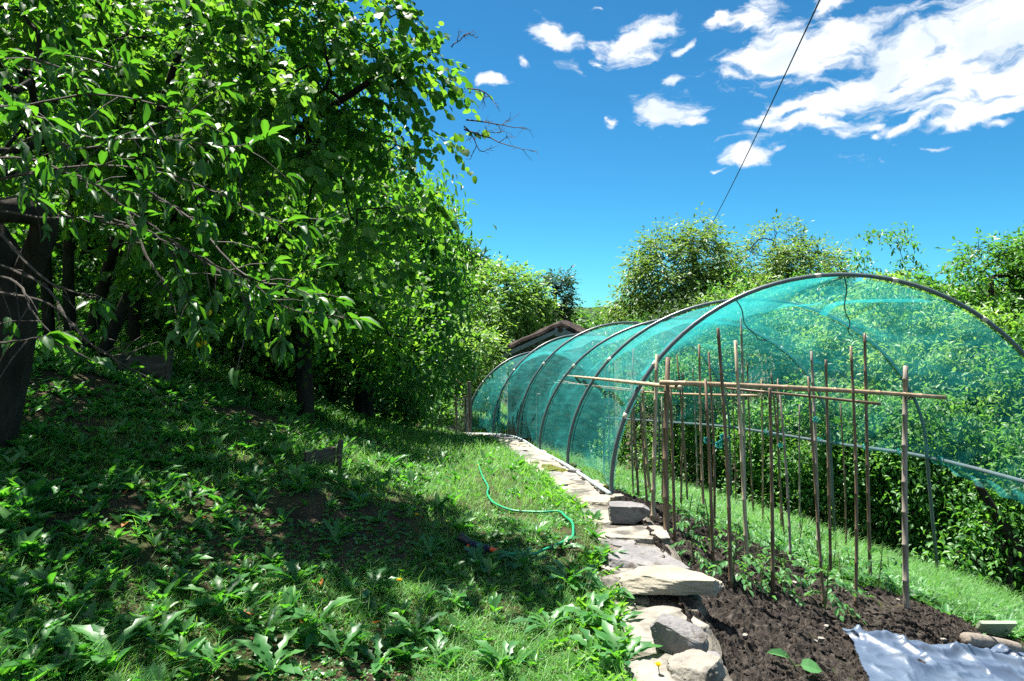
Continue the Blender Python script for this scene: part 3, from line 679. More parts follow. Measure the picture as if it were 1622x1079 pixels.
# knotted black cords hanging from the first hoop
for (p0, p1) in [(hoop_pt(np.array([0.]), np.array([1.08]))[0], W(1212, 540, 7.2)), (hoop_pt(np.array([0.]), np.array([1.56]))[0], W(1348, 533, 7.6))]:
    t_ = np.linspace(0, 1, 26)[:, None]; Pc = p0 + (p1 - p0) * t_; Pc[:, 0] += .018 * np.sin(np.linspace(0, 14, 26)); Pc[:, 2] -= .10 * np.sin(np.linspace(0, PI, 26))
    mb = MB(); tube(mb, Pc - TL, .0055, 5); mb.build('tie_cord', M['black'], tun)
# teal ties on the side pipe
for s in (.9, 1.25, 1.6, 2.1, 2.6):
    c = np.array([np.interp(s, k6, HR[:, k]) for k in range(3)]); mb = MB(); t_ = np.linspace(0, 14, 50)
    tube(mb, np.stack([c[0] + .05 * np.cos(t_) + .03, c[1] + .06 * np.sin(t_ * 1.3), c[2] + .045 * np.sin(t_ * .9)], -1) - TL, .006, 4); mb.build('pipe_tie', M['twine'], tun)

# ------------------------------------------------------------------ bamboo canes
def cane_mb(p0, p1, r, nod=.24):
    L = np.linalg.norm(p1 - p0); t = [0.]; z = rng.uniform(.05, nod)
    rr = [r]
    while z < L - .03:
        for dz, k_ in ((-.010, 1.0), (-.004, 1.2), (.004, 1.2), (.010, .98)): t.append((z + dz) / L); rr.append(r * k_ * (1 - .22 * z / L))
        z += nod * rng.uniform(.8, 1.15)
    t.append(1.); rr.append(r * .76); t = np.array(t)
    P = p0 + (p1 - p0) * t[:, None]; bend = rng.normal(size=3) * .012 * L / 2; P = P + np.sin(t * PI)[:, None] * bend
    mb = MB(); tube(mb, P, rr, 7); return mb
G_C = 'bamboo canes standing in the tomato bed'
CANES = [  # base px, top px, radius, colour, label
 ((1436, 968), (1439, 580), .0215, 'bamboo_grey', 'thickest pale grey bamboo post at the right end of the long horizontal rail'),
 ((1379, 925), (1374, 528), .0150, 'bamboo_brown', 'tall brown cane just left of the thick grey end post, rising well above the rail'),
 ((1355, 964), (1354, 549), .0120, 'bamboo_brown', 'slim dark cane second from the thick end post with its foot in bare soil'),
 ((1316, 922), (1303, 569), .0125, 'bamboo_brown', 'dark cane leaning slightly right, just right of the pale jointed cane near the third hoop'),
 ((1296, 888), (1291, 557), .0160, 'bamboo_grey', 'pale stout jointed cane crossing the rail where the third hoop passes'),
 ((1305, 958), (1288, 598), .0105, 'bamboo_brown', 'thin leaning cane that crosses in front of the pale stout jointed cane'),
 ((1237, 850), (1225, 592), .0115, 'bamboo_brown', 'left cane of the tight bunch of three in mid bed'),
 ((1244, 862), (1236, 601), .0115, 'bamboo_brown', 'middle cane of the tight bunch of three in mid bed'),
 ((1252, 892), (1241, 626), .0115, 'bamboo_grey', 'right cane of the tight bunch of three with its top ending at the rail'),
 ((1224, 945), (1213, 613), .0130, 'bamboo_brown', 'front cane whose top stops exactly at the rail, left of the bunch of three'),
 ((1194, 824), (1182, 575), .0125, 'bamboo_brown', 'brown cane behind the rail standing between the yellow cane and the bunch of three'),
 ((1184, 912), (1163, 539), .0150, 'bamboo_pale', 'yellowish pale cane leaning left, half of the crossing pair in the bed centre'),
 ((1180, 836), (1171, 502), .0165, 'bamboo_grey', 'tallest cane of all, reaching above the third hoop in the bed centre'),
 ((1157, 942), (1132, 519), .0130, 'bamboo_brown', 'long front cane leaning strongly left with its foot closest to the viewer'),
 ((1131, 842), (1121, 557), .0130, 'bamboo_brown', 'dark cane directly behind the rail, right half of a close pair'),
 ((1129, 907), (1116, 600), .0130, 'bamboo_brown', 'dark front cane with teal twine, left half of a close pair'),
 ((1116, 839), (1106, 545), .0140, 'bamboo', 'medium brown cane one step right of the thick double post'),
 ((1089, 806), (1070, 562), .0125, 'bamboo_brown', 'leaning brown cane with reddish top just right of the double post'),
 ((1105, 783), (1097, 585), .0125, 'bamboo_grey', 'pale thin cane far back between the double post and the centre canes'),
 ((1088, 776), (1091, 618), .0105, 'bamboo_pale', 'short pale cane far back ending at the rear rail'),
 ((1057, 874), (1058, 566), .0230, 'bamboo_brown', 'thick dark brown double post where the two rails are joined'),
 ((1069, 866), (1063, 610), .0130, 'bamboo_brown', 'dark cane tied against the right side of the thick double post'),
 ((1034, 834), (1040, 561), .0190, 'bamboo_pale', 'stout pale cane beside the wall just inside the first hoop'),
 ((1030, 790), (1018, 613), .0220, 'bamboo', 'stout tan cane tilted left behind the pale cane near the first hoop'),
 ((1012, 794), (1001, 600), .0160, 'bamboo_brown', 'dark brown cane close behind the left leg of the first hoop'),
 ((1004, 790), (1002, 551), .0120, 'bamboo_grey', 'tall thin grey cane behind the net just left of the first hoop leg'),
 ((1027, 824), (1016, 640), .0110, 'bamboo_brown', 'thin dark cane squeezed between the stout pale and stout tan canes'),
 ((1064, 768), (1061, 648), .0110, 'bamboo_pale', 'short pale cane standing behind the thick double post'),
 ((1146, 779), (1141, 640), .0110, 'bamboo_grey', 'short grey cane at the rear edge of the bed by the fourth hoop leg'),
 ((974, 752), (972, 561), .0130, 'bamboo', 'rightmost of the canes bunched behind the netting between first and second hoop'),
 ((965, 748), (965, 578), .0160, 'bamboo_grey', 'thick grey cane in the bunch behind the netting between first and second hoop'),
 ((957, 744), (960, 570), .0130, 'bamboo_brown', 'leftmost of the bunched canes behind the netting between first and second hoop'),
 ((1078, 812), (1081, 590), .0120, 'bamboo_brown', 'brown cane close right of the double post reaching just above the rail'),
 ((1048, 800), (1047, 628), .0115, 'bamboo_grey', 'thin grey cane between the stout pale cane and the double post'),
 ((1166, 806), (1160, 612), .0110, 'bamboo_brown', 'thin brown cane at the back left of the tallest cane'),
 ((1208, 838), (1203, 600), .0110, 'bamboo', 'light brown cane left behind the front cane that ends at the rail'),
 ((1268, 856), (1262, 640), .0105, 'bamboo_grey', 'short grey cane right behind the bunch of three'),
 ((1340, 880), (1334, 640), .0105, 'bamboo_brown', 'short dark cane at the rear right of the bed below the rail'),
 ((912, 722), (916, 553), .0130, 'bamboo_pale', 'tall pale cane standing at the far left end of the rails'),
 ((922, 728), (926, 572), .0125, 'bamboo_grey', 'grey cane just right of the tall pale cane at the far end of the rails'),
]
canes = []
for (b, t, r, m, lb) in CANES:
    p0 = cast(*b); d = p0[1]; p1 = W(t[0], t[1], d); p1[1] += rng.uniform(-.08, .08); p0 = p0 - (p1 - p0) * .04
    o = cane_mb(p0, p1, r * 1.02).build('bamboo_cane', M[m], smooth=True, loc=p0); tag(o, lb, 'cane', G_C); canes.append((p0, p1))
dp = [c[0][1] for c in canes]
G_R = 'horizontal bamboo rails tying the canes'
def rail(a, b, r, m, lb):
    a, b = W(*a), W(*b); tag(cane_mb(a, b, r, .34).build('bamboo_rail', M[m], smooth=True, loc=a), lb, 'rail', G_R)
d1 = canes[0][0][1]; d17 = canes[20][0][1]
rail((1045, 606, d17 - .06), (1498, 630, d1 - .05), .0185, 'bamboo', 'long tan bamboo rail tied across the front canes at chest height')
rail((1458, 626, d1 - .01), (1255, 618, (d1 + d17) / 2), .0125, 'bamboo_pale', 'short pale rail lashed along the top right end of the long rail')
rail((1395, 640, d1 + .15), (1150, 615, 5.4), .0120, 'bamboo_brown', 'slanting brown rail end poking out below the long rail')
rail((1078, 614, d17 - .10), (893, 595, 11.6), .0175, 'bamboo_pale', 'pale rail running back from the double post along the net wall')
rail((1200, 627, 7.2), (885, 603, 12.0), .0150, 'bamboo', 'rear rail running back beneath the pale rail')
rail((1020, 619, 8.2), (878, 606, 12.2), .0110, 'bamboo_grey', 'thin grey rail lowest and farthest back among the rails')
# twine
mb = None
for (px, py, d, lb) in [(1146, 693, dp[13], 'teal twine knot on the long leaning front cane'), (1139, 705, dp[13], 'lower teal twine knot below the other on the leaning front cane'), (1120, 698, dp[15], 'teal twine knot on the dark front pair'),
                   (1236, 706, dp[7], 'teal twine knot round the bunch of three canes'), (1292, 665, dp[4], 'teal twine knot on the pale jointed cane below the rail'), (1440, 629, d1 - .03, 'black tie where the thick end post meets the rail')]:
    c = W(px, py, d); mb = MB(); t_ = np.linspace(0, 22, 60); tube(mb, c + np.stack([.019 * np.cos(t_), .019 * np.sin(t_), .0014 * t_ - .015 + .01 * np.sin(t_ * 2.3)], -1), .004, 4)
    tube(mb, c + np.array([(.015, -.015, 0), (.03, -.02, .01), (.035, -.02, -.03)]), .0025, 4)
    tag(mb.build('twine_knot', M['twine'] if 'teal' in lb else M['black'], loc=c), lb, 'twine')

# ------------------------------------------------------------------ tomato seedlings
def tomato(seed):
    r = np.random.default_rng(seed); st = MB(); lf = MB(); h = r.uniform(.22, .36)
    path = smooth_path([(0, 0, 0), (r.uniform(-.02, .02), r.uniform(-.02, .02), h * .5), (r.uniform(-.05, .05), r.uniform(-.05, .05), h)], 5); tube(st, path, np.linspace(.006, .003, len(path)), 5)
    for k in range(int(r.integers(6, 9))):
        t = .25 + .75 * k / 8; b = path[int(t * (len(path) - 1))]; a = k * 2.4 + r.uniform(-.4, .4); L = r.uniform(.12, .22) * (1.15 - .4 * t)
        dr = np.array([math.cos(a), math.sin(a), 0]); q = np.array([b + dr * L * s + np.array([0, 0, .35 * L * s - .75 * L * s * s]) for s in np.linspace(0, 1, 7)])
        tube(st, q, .0017, 4, caps=False); side = np.cross(dr, [0, 0, 1])
        Pp, Tt = [], []
        for s in (2, 3, 4, 5):
            for sg in (1, -1): Pp.append(q[s]); Tt.append(dr * .6 + side * sg * .8 + np.array([0, 0, -.35]))
        Pp.append(q[6]); Tt.append(dr + np.array([0, 0, -.5])); n = len(Pp)
        leaves(lf, Pp, np.array(Tt) + .15 * r.normal(size=(n, 3)), np.tile([0, 0, 1.], (n, 1)) + .3 * r.normal(size=(n, 3)), r.uniform(.028, .052, n), r.uniform(.015, .026, n), LANCE)
    return st, lf
TOM = {'front': [(1102, 905), (1160, 935), (1208, 938), (1240, 945), (1306, 968), (1330, 945), (1390, 935)],
       'middle': [(1090, 858), (1125, 870), (1165, 893), (1200, 905), (1238, 915), (1280, 915), (1318, 905), (1350, 910), (1408, 915)],
       'rear': [(1075, 826), (1105, 835), (1150, 850), (1188, 862), (1222, 872), (1265, 875), (1300, 868)]}
ORD = ['first', 'second', 'third', 'fourth', 'fifth', 'sixth', 'seventh', 'eighth', 'ninth']
tp = []
for s in range(5):
    st, lf = tomato(900 + s); tp.append([st, lf, None])
for row, pts in TOM.items():
    for k, (px, py) in enumerate(sorted(pts)):
        p = cast(px, py); i = int(rng.integers(5)); lb = f'young tomato plant, {ORD[k]} from the wall in the {row} row among the canes'
        if tp[i][2] is None:
            o = empty('tomato_plant', p, lb, 'tomato plant', 'tomato plants in the soil bed'); tp[i][0].build('stem', M['stem'], o); tp[i][1].build('leaves', M['tomato'], o); tp[i][2] = o
        else: o = copy_tree(tp[i][2]); o['label'] = lb; o.location = p
        s_ = rng.uniform(.95, 1.4); o.scale = (s_, s_, s_); o.rotation_euler = (0, 0, rng.uniform(0, 6.28))
# squash seedling
p = cast(1262, 1068); o = empty('squash_seedling', p, 'bright green squash seedling with two broad leaves alone in the soil', 'seedling')
mb = MB(); tube(mb, [(0, 0, 0), (-.01, 0, .04), (-.05, .01, .09)], .004, 5); tube(mb, [(-.01, 0, .04), (.02, -.01, .05)], .003, 5); mb.build('stem', M['stem'], o)
mb = MB(); leaves(mb, [(.015, -.01, .05)], np.array([[1., -.3, .0]]), np.array([[.1, -.45, 1.]]), .10, .085, ROUND); mb.build('leaf', M['tomato'], o)
mb = MB(); leaves(mb, [(-.03, .005, .075)], np.array([[-1., .1, .45]]), np.array([[.3, -.5, 1.]]), .11, .05, LANCE); mb.build('leaf', M['tomato'], o)

# ------------------------------------------------------------------ polythene sheet, log, slab
SH = np.array([1, .972]) * np.array([(2.04, 4.28), (2.22, 4.36), (2.40, 4.36), (2.7, 4.45), (3.05, 4.62), (3.7, 4.86), (4.5, 4.9), (4.6, 3.4), (3.6, 2.7), (1.55, 2.7), (1.74, 3.4), (1.86, 3.75), (1.95, 4.0)])
xs = np.arange(1.4, 4.7, .010); ysh = np.arange(2.6, 5.0, .010); XX, YY = np.meshgrid(xs, ysh)
rid = np.abs(fbm(np.stack([XX * 2.4 + YY * 1.2, YY * 3.4 - XX * .8, 0 * XX], -1), 4, 61))
rid2 = np.abs(fbm(np.stack([XX * 6, YY * 9 + XX * 3, 0 * XX], -1), 3, 63))
fold = np.exp(-((YY - (4.12 + .2 * (XX - 2.2) + .04 * np.sin(XX * 9))) / .030) ** 2)
rid3 = np.abs(fbm(np.stack([XX * 15 + YY * 6, YY * 17 - XX * 5, 0 * XX + 3], -1), 2, 67))
rg = lambda sx_, sy_, sk, sd_, pw: np.clip(1 - np.abs(vnoise(np.stack([XX * sx_ + YY * sk, YY * sy_ - XX * sk * .6, 0 * XX + sd_], -1), 70 + sd_)) * 1.6, 0, 1) ** pw
warpx = .05 * n2(XX, YY, 3, 2, 90)
ZZ = ground_z(XX, YY, False) + .045 + .02 * n2(XX, YY, 2.2, 2, 91) + .045 * rg(3.0, 2.2, 1.3, 1, 3) + .022 * rg(5.5, 7, 3.0, 2, 4) + .010 * rg(13, 10, -4, 3, 4) + .04 * fold
k = in_poly(XX + .03 * n2(XX, YY, 7, 2, 65), YY + .03 * n2(XX, YY, 7, 2, 66), SH); nx = len(xs)
kk = k[:-1, :-1] & k[1:, :-1] & k[:-1, 1:] & k[1:, 1:]
I = (np.arange(len(ysh) - 1)[:, None] * nx + np.arange(nx - 1)[None])[kk]
# edges settle on the soil
from_edge = np.full(k.shape, 0.); kd = k.copy()
for it in range(10):
    from_edge += kd; e = kd.copy(); e[1:] &= kd[:-1]; e[:-1] &= kd[1:]; e[:, 1:] &= kd[:, :-1]; e[:, :-1] &= kd[:, 1:]; kd = e
ZZ = ground_z(XX, YY, False) + .035 + (ZZ - ground_z(XX, YY, False) - .035) * np.clip(from_edge / 9, 0, 1)
mb = MB(); mb.add(np.stack([XX, YY, ZZ], -1).reshape(-1, 3), [np.stack([I, I + 1, I + nx + 1, I + nx], -1)])
tag(mb.build('plastic_sheet', M['sheet'], smooth=True), 'crumpled translucent bluish plastic sheet spread over the soil corner', 'plastic sheet')
a = cast(1530, 1026); b = cast(1612, 1038); a[2] += .05; b[2] += .04
P = smooth_path([a, a * .66 + b * .34 + np.array([0, 0, .01]), a * .33 + b * .67 + np.array([0, .01, .0]), b], 6)
mb = MB(); tube(mb, P, .046 * (1 + .05 * np.sin(np.arange(len(P)) * .6)), 12); tag(mb.build('wood_log', M['log'], smooth=True, loc=a), 'short weathered grey log weighing down the edge of the plastic sheet', 'log')
c = cast(1592, 1022); mb = MB(); box(mb, c + np.array([0, .12, .06]), (.13, .012, .09), R=np.array([[1, 0, 0], [0, .8, -.6], [0, .6, .8]]))
tag(mb.build('stone_slab', M['paleslab'], loc=c), 'thin smooth pale green slab propped behind the log', 'slab')

# ------------------------------------------------------------------ hose and nozzle
P = np.array([cast(x, y) for x, y in HP[:-1]]); P[:, 2] += .034
hp = empty('garden_hose', P[0], 'thin green garden hose curling through the sunny lawn towards the wall', 'hose')
mb = MB(); tube(mb, smooth_path(P, 6) - P[0], .0092, 8); mb.build('hose_pipe', M['hose'], hp, smooth=True)
q = smooth_path(P, 6)
for i in (86, 40):
    mb = MB(); tube(mb, q[i:i + 2] - P[0], .0135, 8); mb.build('joint', M['black'], hp, smooth=True)
n0 = P[-1]; n1 = cast(737, 872) + np.array([0, 0, .06]); t = n1 - n0; L = np.linalg.norm(t); 
nz = empty('spray_nozzle', n0, 'dark blue ribbed spray gun with orange details at the hose end', 'spray nozzle')
mb = MB(); tube(mb, [t * 0, t * .1, t * .22, t * .27], [.014, .016, .016, .012], 10); mb.build('connector', M['orange'], nz, smooth=True)
s_ = np.linspace(.25, .85, 30); mb = MB(); tube(mb, t * s_[:, None], .018 + .0025 * np.sign(np.sin(s_ * 120)), 10); mb.build('grip', M['bluegrey'], nz)
mb = MB(); tube(mb, [t * .85, t * .95, t * 1.1 + np.array([0, 0, .012]), t * 1.2 + np.array([0, 0, .02])], [.02, .026, .03, .030], 12); mb.build('spray_head', M['black'], nz, smooth=True)
mb = MB(); tube(mb, smooth_path([t * .35 + np.array([0, -.03, -.004]), t * .6 + np.array([0, -.045, -.01]), t * .95 + np.array([0, -.02, 0])], 4), .006, 6); mb.build('trigger', M['black'], nz, smooth=True)
mb = MB(); tube(mb, [t * .88 + np.array([0, -.02, -.01]), t * .92 + np.array([0, -.038, -.015])], .008, 6); mb.build('valve_button', M['orange'], nz, smooth=True)

# ------------------------------------------------------------------ bank boards, fence, hut, cable
def plank_step(c, w, h, yaw, label, stakes):
    o = empty('plank_step', c, label, 'wooden step'); o.rotation_euler = (0, 0, yaw)
    mb = MB(); V = []
    nseg = 12
    for i in range(nseg + 1):
        xx = -w / 2 + w * i / nseg; zt = h + .012 * math.sin(i * 1.7) * (1 if i % 2 else .4)
        for (yy_, zz) in ((-.016, -.08), (-.016, zt), (.016, zt), (.016, -.08)): V.append((xx, yy_, zz))
    I = (np.arange(nseg)[:, None] * 4 + np.arange(4)[None]); J = (np.arange(nseg)[:, None] * 4 + (np.arange(4)[None] + 1) % 4)
    mb.add(V, [np.stack([I, J, J + 4, I + 4], -1).reshape(-1, 4), np.array([(0, 3, 2, 1), (nseg * 4, nseg * 4 + 1, nseg * 4 + 2, nseg * 4 + 3)])]); mb.build('plank', M['oldwood'], o)
    for (sx_, tl, ht) in stakes:
        mb = MB(); tube(mb, [(sx_, -.035, -.15), (sx_ + tl * .5, -.04, ht * .5), (sx_ + tl, -.05, ht)], [.026, .026, .022], 7); mb.build('stake', M['oldwood'], o)
c = cast(230, 604); plank_step(c, .46, .25, .10, 'dark weathered plank held by two stakes across the shaded bank', [(-.21, -.01, .27), (.22, .05, .31)])
c = cast(507, 738); plank_step(c, .30, .13, .95, 'short rotting board with one stake half buried in weeds mid lawn', [(.16, .02, .19)])

f0 = cast(744, 691); f0[1] = 14.4; f0[0] = (744 - CX) / F * 14.4; f0[2] = float(ground_z(f0[0], 14.4))
fe = empty('wire_fence', f0, 'old wire mesh fence on grey wooden posts at the far end of the tunnel', 'fence')
fp = [np.array([0, 0, 0.]), np.array([-.13, .7, -.05]), np.array([-.42, 1.6, -.15])]; 
for i, (p, h, r_) in enumerate(zip(fp, (1.24, 1.0, 1.0), (.045, .028, .03))):
    g = float(ground_z(f0[0] + p[0], f0[1] + p[1])) - f0[2]; p[2] = g
    mb = MB(); tube(mb, [p + np.array([0, 0, -.2]), p + np.array([.01, 0, h * .5]), p + np.array([-.01, 0, h])], [r_, r_ * .95, r_ * .85], 8); mb.build('post', M['post'], fe)
mb = MB()
for a, b in ((0, 1), (1, 2)):
    for k in range(9): z_ = .05 + k * .11; tube(mb, [fp[a] + np.array([.0, 0, z_]), (fp[a] + fp[b]) / 2 + np.array([.02, 0, z_ - .03]), fp[b] + np.array([0, 0, z_])], .003, 3)
    for k in range(12): w_ = (k + .5) / 12; q = fp[a] * (1 - w_) + fp[b] * w_; tube(mb, [q + np.array([0, 0, .0]), q + np.array([.01, 0, .95])], .003, 3)
mb.build('wire_mesh', M['wire'], fe)
for (px, pyt, pyb, d, lb) in [(853, 624, 697, 12.3, 'grey wooden post standing inside the tunnel near the fourth hoop'), (807, 607, 683, 14.3, 'grey wooden post inside the far end of the tunnel')]:
    t_ = W(px, pyt, d); g = float(ground_z(t_[0], d)); mb = MB(); tube(mb, [(t_[0], d, g - .15), (t_[0] + .01, d, (g + t_[2]) / 2), t_], [.05, .048, .042], 9)
    tag(mb.build('wooden_post', M['post'], loc=(t_[0], d, g)), lb, 'post')

# stone hut behind the tunnel
HD = 20.0
ap = W(888, 513, HD); el = W(795, 556, HD); hw = (ap[0] - el[0]); gz = float(ground_z(ap[0], HD)) - .6
hut = empty('stone_hut', (ap[0], HD, gz), 'small old stone hut with tiled gable roof behind the net tunnel', 'hut'); hut.rotation_euler = (0, 0, math.radians(-6))
hz = ap[2] - gz; ez = el[2] - gz; wl = hw * .90; D = 4.5
mb = MB(); we = ez + (hz - ez) * .10 - .05
V = [(-wl, .12, 0), (wl, .12, 0), (wl, .12, we), (0, .12, hz - .17), (-wl, .12, we), (-wl, D, 0), (wl, D, 0), (wl, D, we), (0, D, hz - .17), (-wl, D, we)]
mb.add(V, [np.array([(0, 1, 2, 3, 4), (5, 9, 8, 7, 6)]), np.array([(1, 6, 7, 2), (0, 4, 9, 5)])]); mb.build('wall', M['masonry'], hut)
roof = MB()
sl = (hz - ez) / hw
for s in (-1, 1):
    # rows of rounded tiles laid down the slope
    nrow = int(round((D + .4) / .22)); 
    for r_ in range(nrow):
        y0 = -.15 + r_ * .22
        t_ = np.linspace(0, 1, 9); P = np.stack([s * hw * 1.02 * t_, np.full(9, y0 + .1), hz - .03 - (hz - ez) * 1.02 * t_ + .015 * rng.normal(size=9)], -1)
        tube(roof, P, .105 * (1 + .12 * ((np.arange(9) % 2) - .5)), 8)
    Vb = np.array([(0, -.12, hz - .06), (s * hw, -.12, ez - .06), (s * hw, D + .2, ez - .06), (0, D + .2, hz - .06)])
    roof.add(np.vstack([Vb, Vb - np.array([0, 0, .04])]), [np.array([(0, 1, 2, 3), (4, 7, 6, 5), (0, 4, 5, 1), (2, 6, 7, 3)])])
roof.build('roof', M['roof'], hut)
for s in (-1, 1):
    mb = MB(); a = np.array([0, -.17, hz - .10]); b = np.array([s * hw, -.17, ez - .10]); dv = np.array([0, 0, -.13])
    mb.add(np.vstack([a, b, b + dv, a + dv, a + [0, .05, 0], b + [0, .05, 0], b + dv + [0, .05, 0], a + dv + [0, .05, 0]]), [np.array([(0, 1, 2, 3), (4, 7, 6, 5), (0, 4, 5, 1), (3, 2, 6, 7), (1, 5, 6, 2), (0, 3, 7, 4)])]); mb.build('bargeboard', M['metal'], hut)
    mb = MB(); q = np.array([s * wl * .97, .06, ez + .05]); tube(mb, [q + [0, -.3, 0], q + [0, .3, 0]], .07, 6); mb.build('purlin', M['beam'], hut)
mb = MB(); box(mb, (0.0, -.21, hz - .24), (.16, .015, .12)); mb.build('ridge_plate', M['metal'], hut)
mb = MB(); tube(mb, [(0, -.25, hz - .17), (0, .3, hz - .17)], .08, 7); mb.build('purlin', M['beam'], hut)
w_ = W(890, 628, HD); mb = MB(); box(mb, (w_[0] - ap[0], .10, w_[2] - gz), (.14, .04, .15)); win = mb.build('window', M['beam'], hut)
mb = MB(); box(mb, (w_[0] - ap[0], .07, w_[2] - gz - .19), (.20, .08, .03)); mb.build('sill', M['stone'], win)

mb = MB(); a = W(1345, -100, 7.5); b = W(1124, 362, 23.5); t_ = np.linspace(0, 1, 30)[:, None]; P = a + (b - a) * t_; P[:, 2] -= .10 * np.sin(t_[:, 0] * PI)
tag(mb.build('overhead_cable', M['black'], smooth=True, loc=a) if tube(mb, P, .011, 6) else mb.build('overhead_cable', M['black'], smooth=True, loc=a), 'thin dark overhead cable slanting across the blue sky to the trees', 'cable')

# ------------------------------------------------------------------ trees
rng = np.random.default_rng(5)
def skeleton(path, targets, rtip, rmax, sides=6, jit=.12, r0=None):
    """branches from a trunk path to every target point; returns a mesh builder"""
    path = smooth_path(path, 5); nodes = [p for p in path]; par = [-1] + list(range(len(path) - 1)); up0 = int(len(path) * .35)
    order = np.argsort(np.min(np.linalg.norm(targets[:, None] - path[None, up0:], axis=2), axis=1))
    arr = np.array(nodes); dep = np.linalg.norm(arr - path[up0], axis=1); tipn = []
    A = np.zeros((len(path) + len(targets) * 3, 3)); A[:len(path)] = arr; n = len(path)
    pl = np.zeros(len(A)); pl[:n] = np.arange(n) * .05
    parent = list(par)
    for k in order:
        t = targets[k]; d = np.linalg.norm(A[up0:n] - t, axis=1) + .25 * pl[up0:n]; j = int(np.argmin(d)) + up0
        v = t - A[j]; L = np.linalg.norm(v); prev = j
        for s in (.35, .7, 1.):
            q = A[j] + v * s + (rng.normal(size=3) * jit * L * (1 if s < 1 else 0)) + np.array([0, 0, .10 * L * math.sin(s * PI)])
            A[n] = q; parent.append(prev); pl[n] = pl[prev] + L * .35; prev = n; n += 1
        tipn.append(prev)
    A = A[:n]; cnt = np.zeros(n)
    for t in tipn:
        k = t
        while k >= 0: cnt[k] += 1; k = parent[k]
    rad = np.maximum(rtip, rmax * np.sqrt(np.maximum(cnt, 1) / len(targets)))
    if r0 is not None:
        for i in range(len(path)): rad[i] = max(rad[i], r0 * (1 - .6 * i / len(path)))
    mb = MB(); tube(mb, path, rad[:len(path)] * np.linspace(1.25, 1, len(path)), 10)
    for i in range(len(path), n):
        j = parent[i]; tube(mb, np.array([A[j], A[i]]), [min(rad[j], rad[i] * 1.5), rad[i]], sides if rad[i] > .01 else 4, caps=False)
    return mb

def in_ells(n, ells, shell=1.6, thresh=None, freq=.9, seed=0):
    pts = []
    vol = np.array([e[1][0] * e[1][1] * e[1][2] for e in ells]); pr = vol / vol.sum()
    idx = rng.choice(len(ells), n, p=pr)
    c = np.array([e[0] for e in ells])[idx]; r = np.array([e[1] for e in ells])[idx]
    p = c + rand_dirs(n) * (rng.random(n) ** (1 / (3 * shell)))[:, None] * r
    if thresh is not None:
        p = p[fbm(p * freq, 2, seed) > thresh]
    return p

def crown(mb, C, r, per, L, wr, tm, up=.7, droop=.35, szvar=.3):
    n = len(C) * per; P = np.repeat(C, per, 0) + rng.normal(size=(n, 3)) * np.array([r, r, r * .75])
    T = rand_dirs(n) + np.array([0, 0, -droop]); N = rand_dirs(n) * (1 - up) + np.array([0, 0, up]) + unit(SUN)[None] * .15
    Ls = L * rng.uniform(1 - szvar, 1 + szvar, n); leaves(mb, P, T, N, Ls, Ls * wr * rng.uniform(.85, 1.15, n), tm)

def twig_leaves(mbL, mbT, C, ntw, Ltw, nl, L, wr, tm, rt=.0022, center=None, up=.75, droop=.4):
    """short twigs at every clump with leaves set alternately along them"""
    n = len(C) * ntw; B = np.repeat(C, ntw, 0); D = rand_dirs(n) * .9
    if center is not None: D = D + unit(B - center) * .8
    D[:, 2] -= .1; D = unit(D); Lt = Ltw * rng.uniform(.6, 1.2, n)
    k = np.linspace(.15, 1, nl); P = B[:, None] + D[:, None] * (k[None, :, None] * Lt[:, None, None]); P[..., 2] -= .25 * (k ** 2)[None] * Lt[:, None]
    side = unit(np.cross(D, [0, 0, 1.])); sg = np.where(np.arange(nl) % 2, 1, -1)
    T = D[:, None] * .55 + side[:, None] * sg[None, :, None] * .8 + np.array([0, 0, -droop]) + .25 * rng.normal(size=(n, nl, 3))
    T[:, -1] = D + np.array([0, 0, -droop])
    N = rng.normal(size=(n, nl, 3)) * (1 - up) * .9 + np.array([0, 0, up]); Ls = L * rng.uniform(.6, 1.2, (n, nl))
    leaves(mbL, P.reshape(-1, 3), T.reshape(-1, 3), N.reshape(-1, 3), Ls.ravel(), (Ls * wr).ravel() * rng.uniform(.85, 1.15, n * nl), tm)
    if mbT is not None:
        E = P[:, -1]; Mid = (B + E) / 2 + np.array([0, 0, .08]) * Lt[:, None]
        # each twig as a thin three sided spike
        A = side * rt; U = np.cross(D, side) * rt
        V = np.stack([B + A, B - A, B + U, E], 1); off = (np.arange(n) * 4)[:, None, None]
        mbT.add(V.reshape(-1, 3), [(np.array([(0, 1, 3), (1, 2, 3), (2, 0, 3)])[None] + off).reshape(-1, 3)])

def E(px, py, d, rx, ry, rd): return (W(px, py, d), (rx / F * d, rd, ry / F * d))

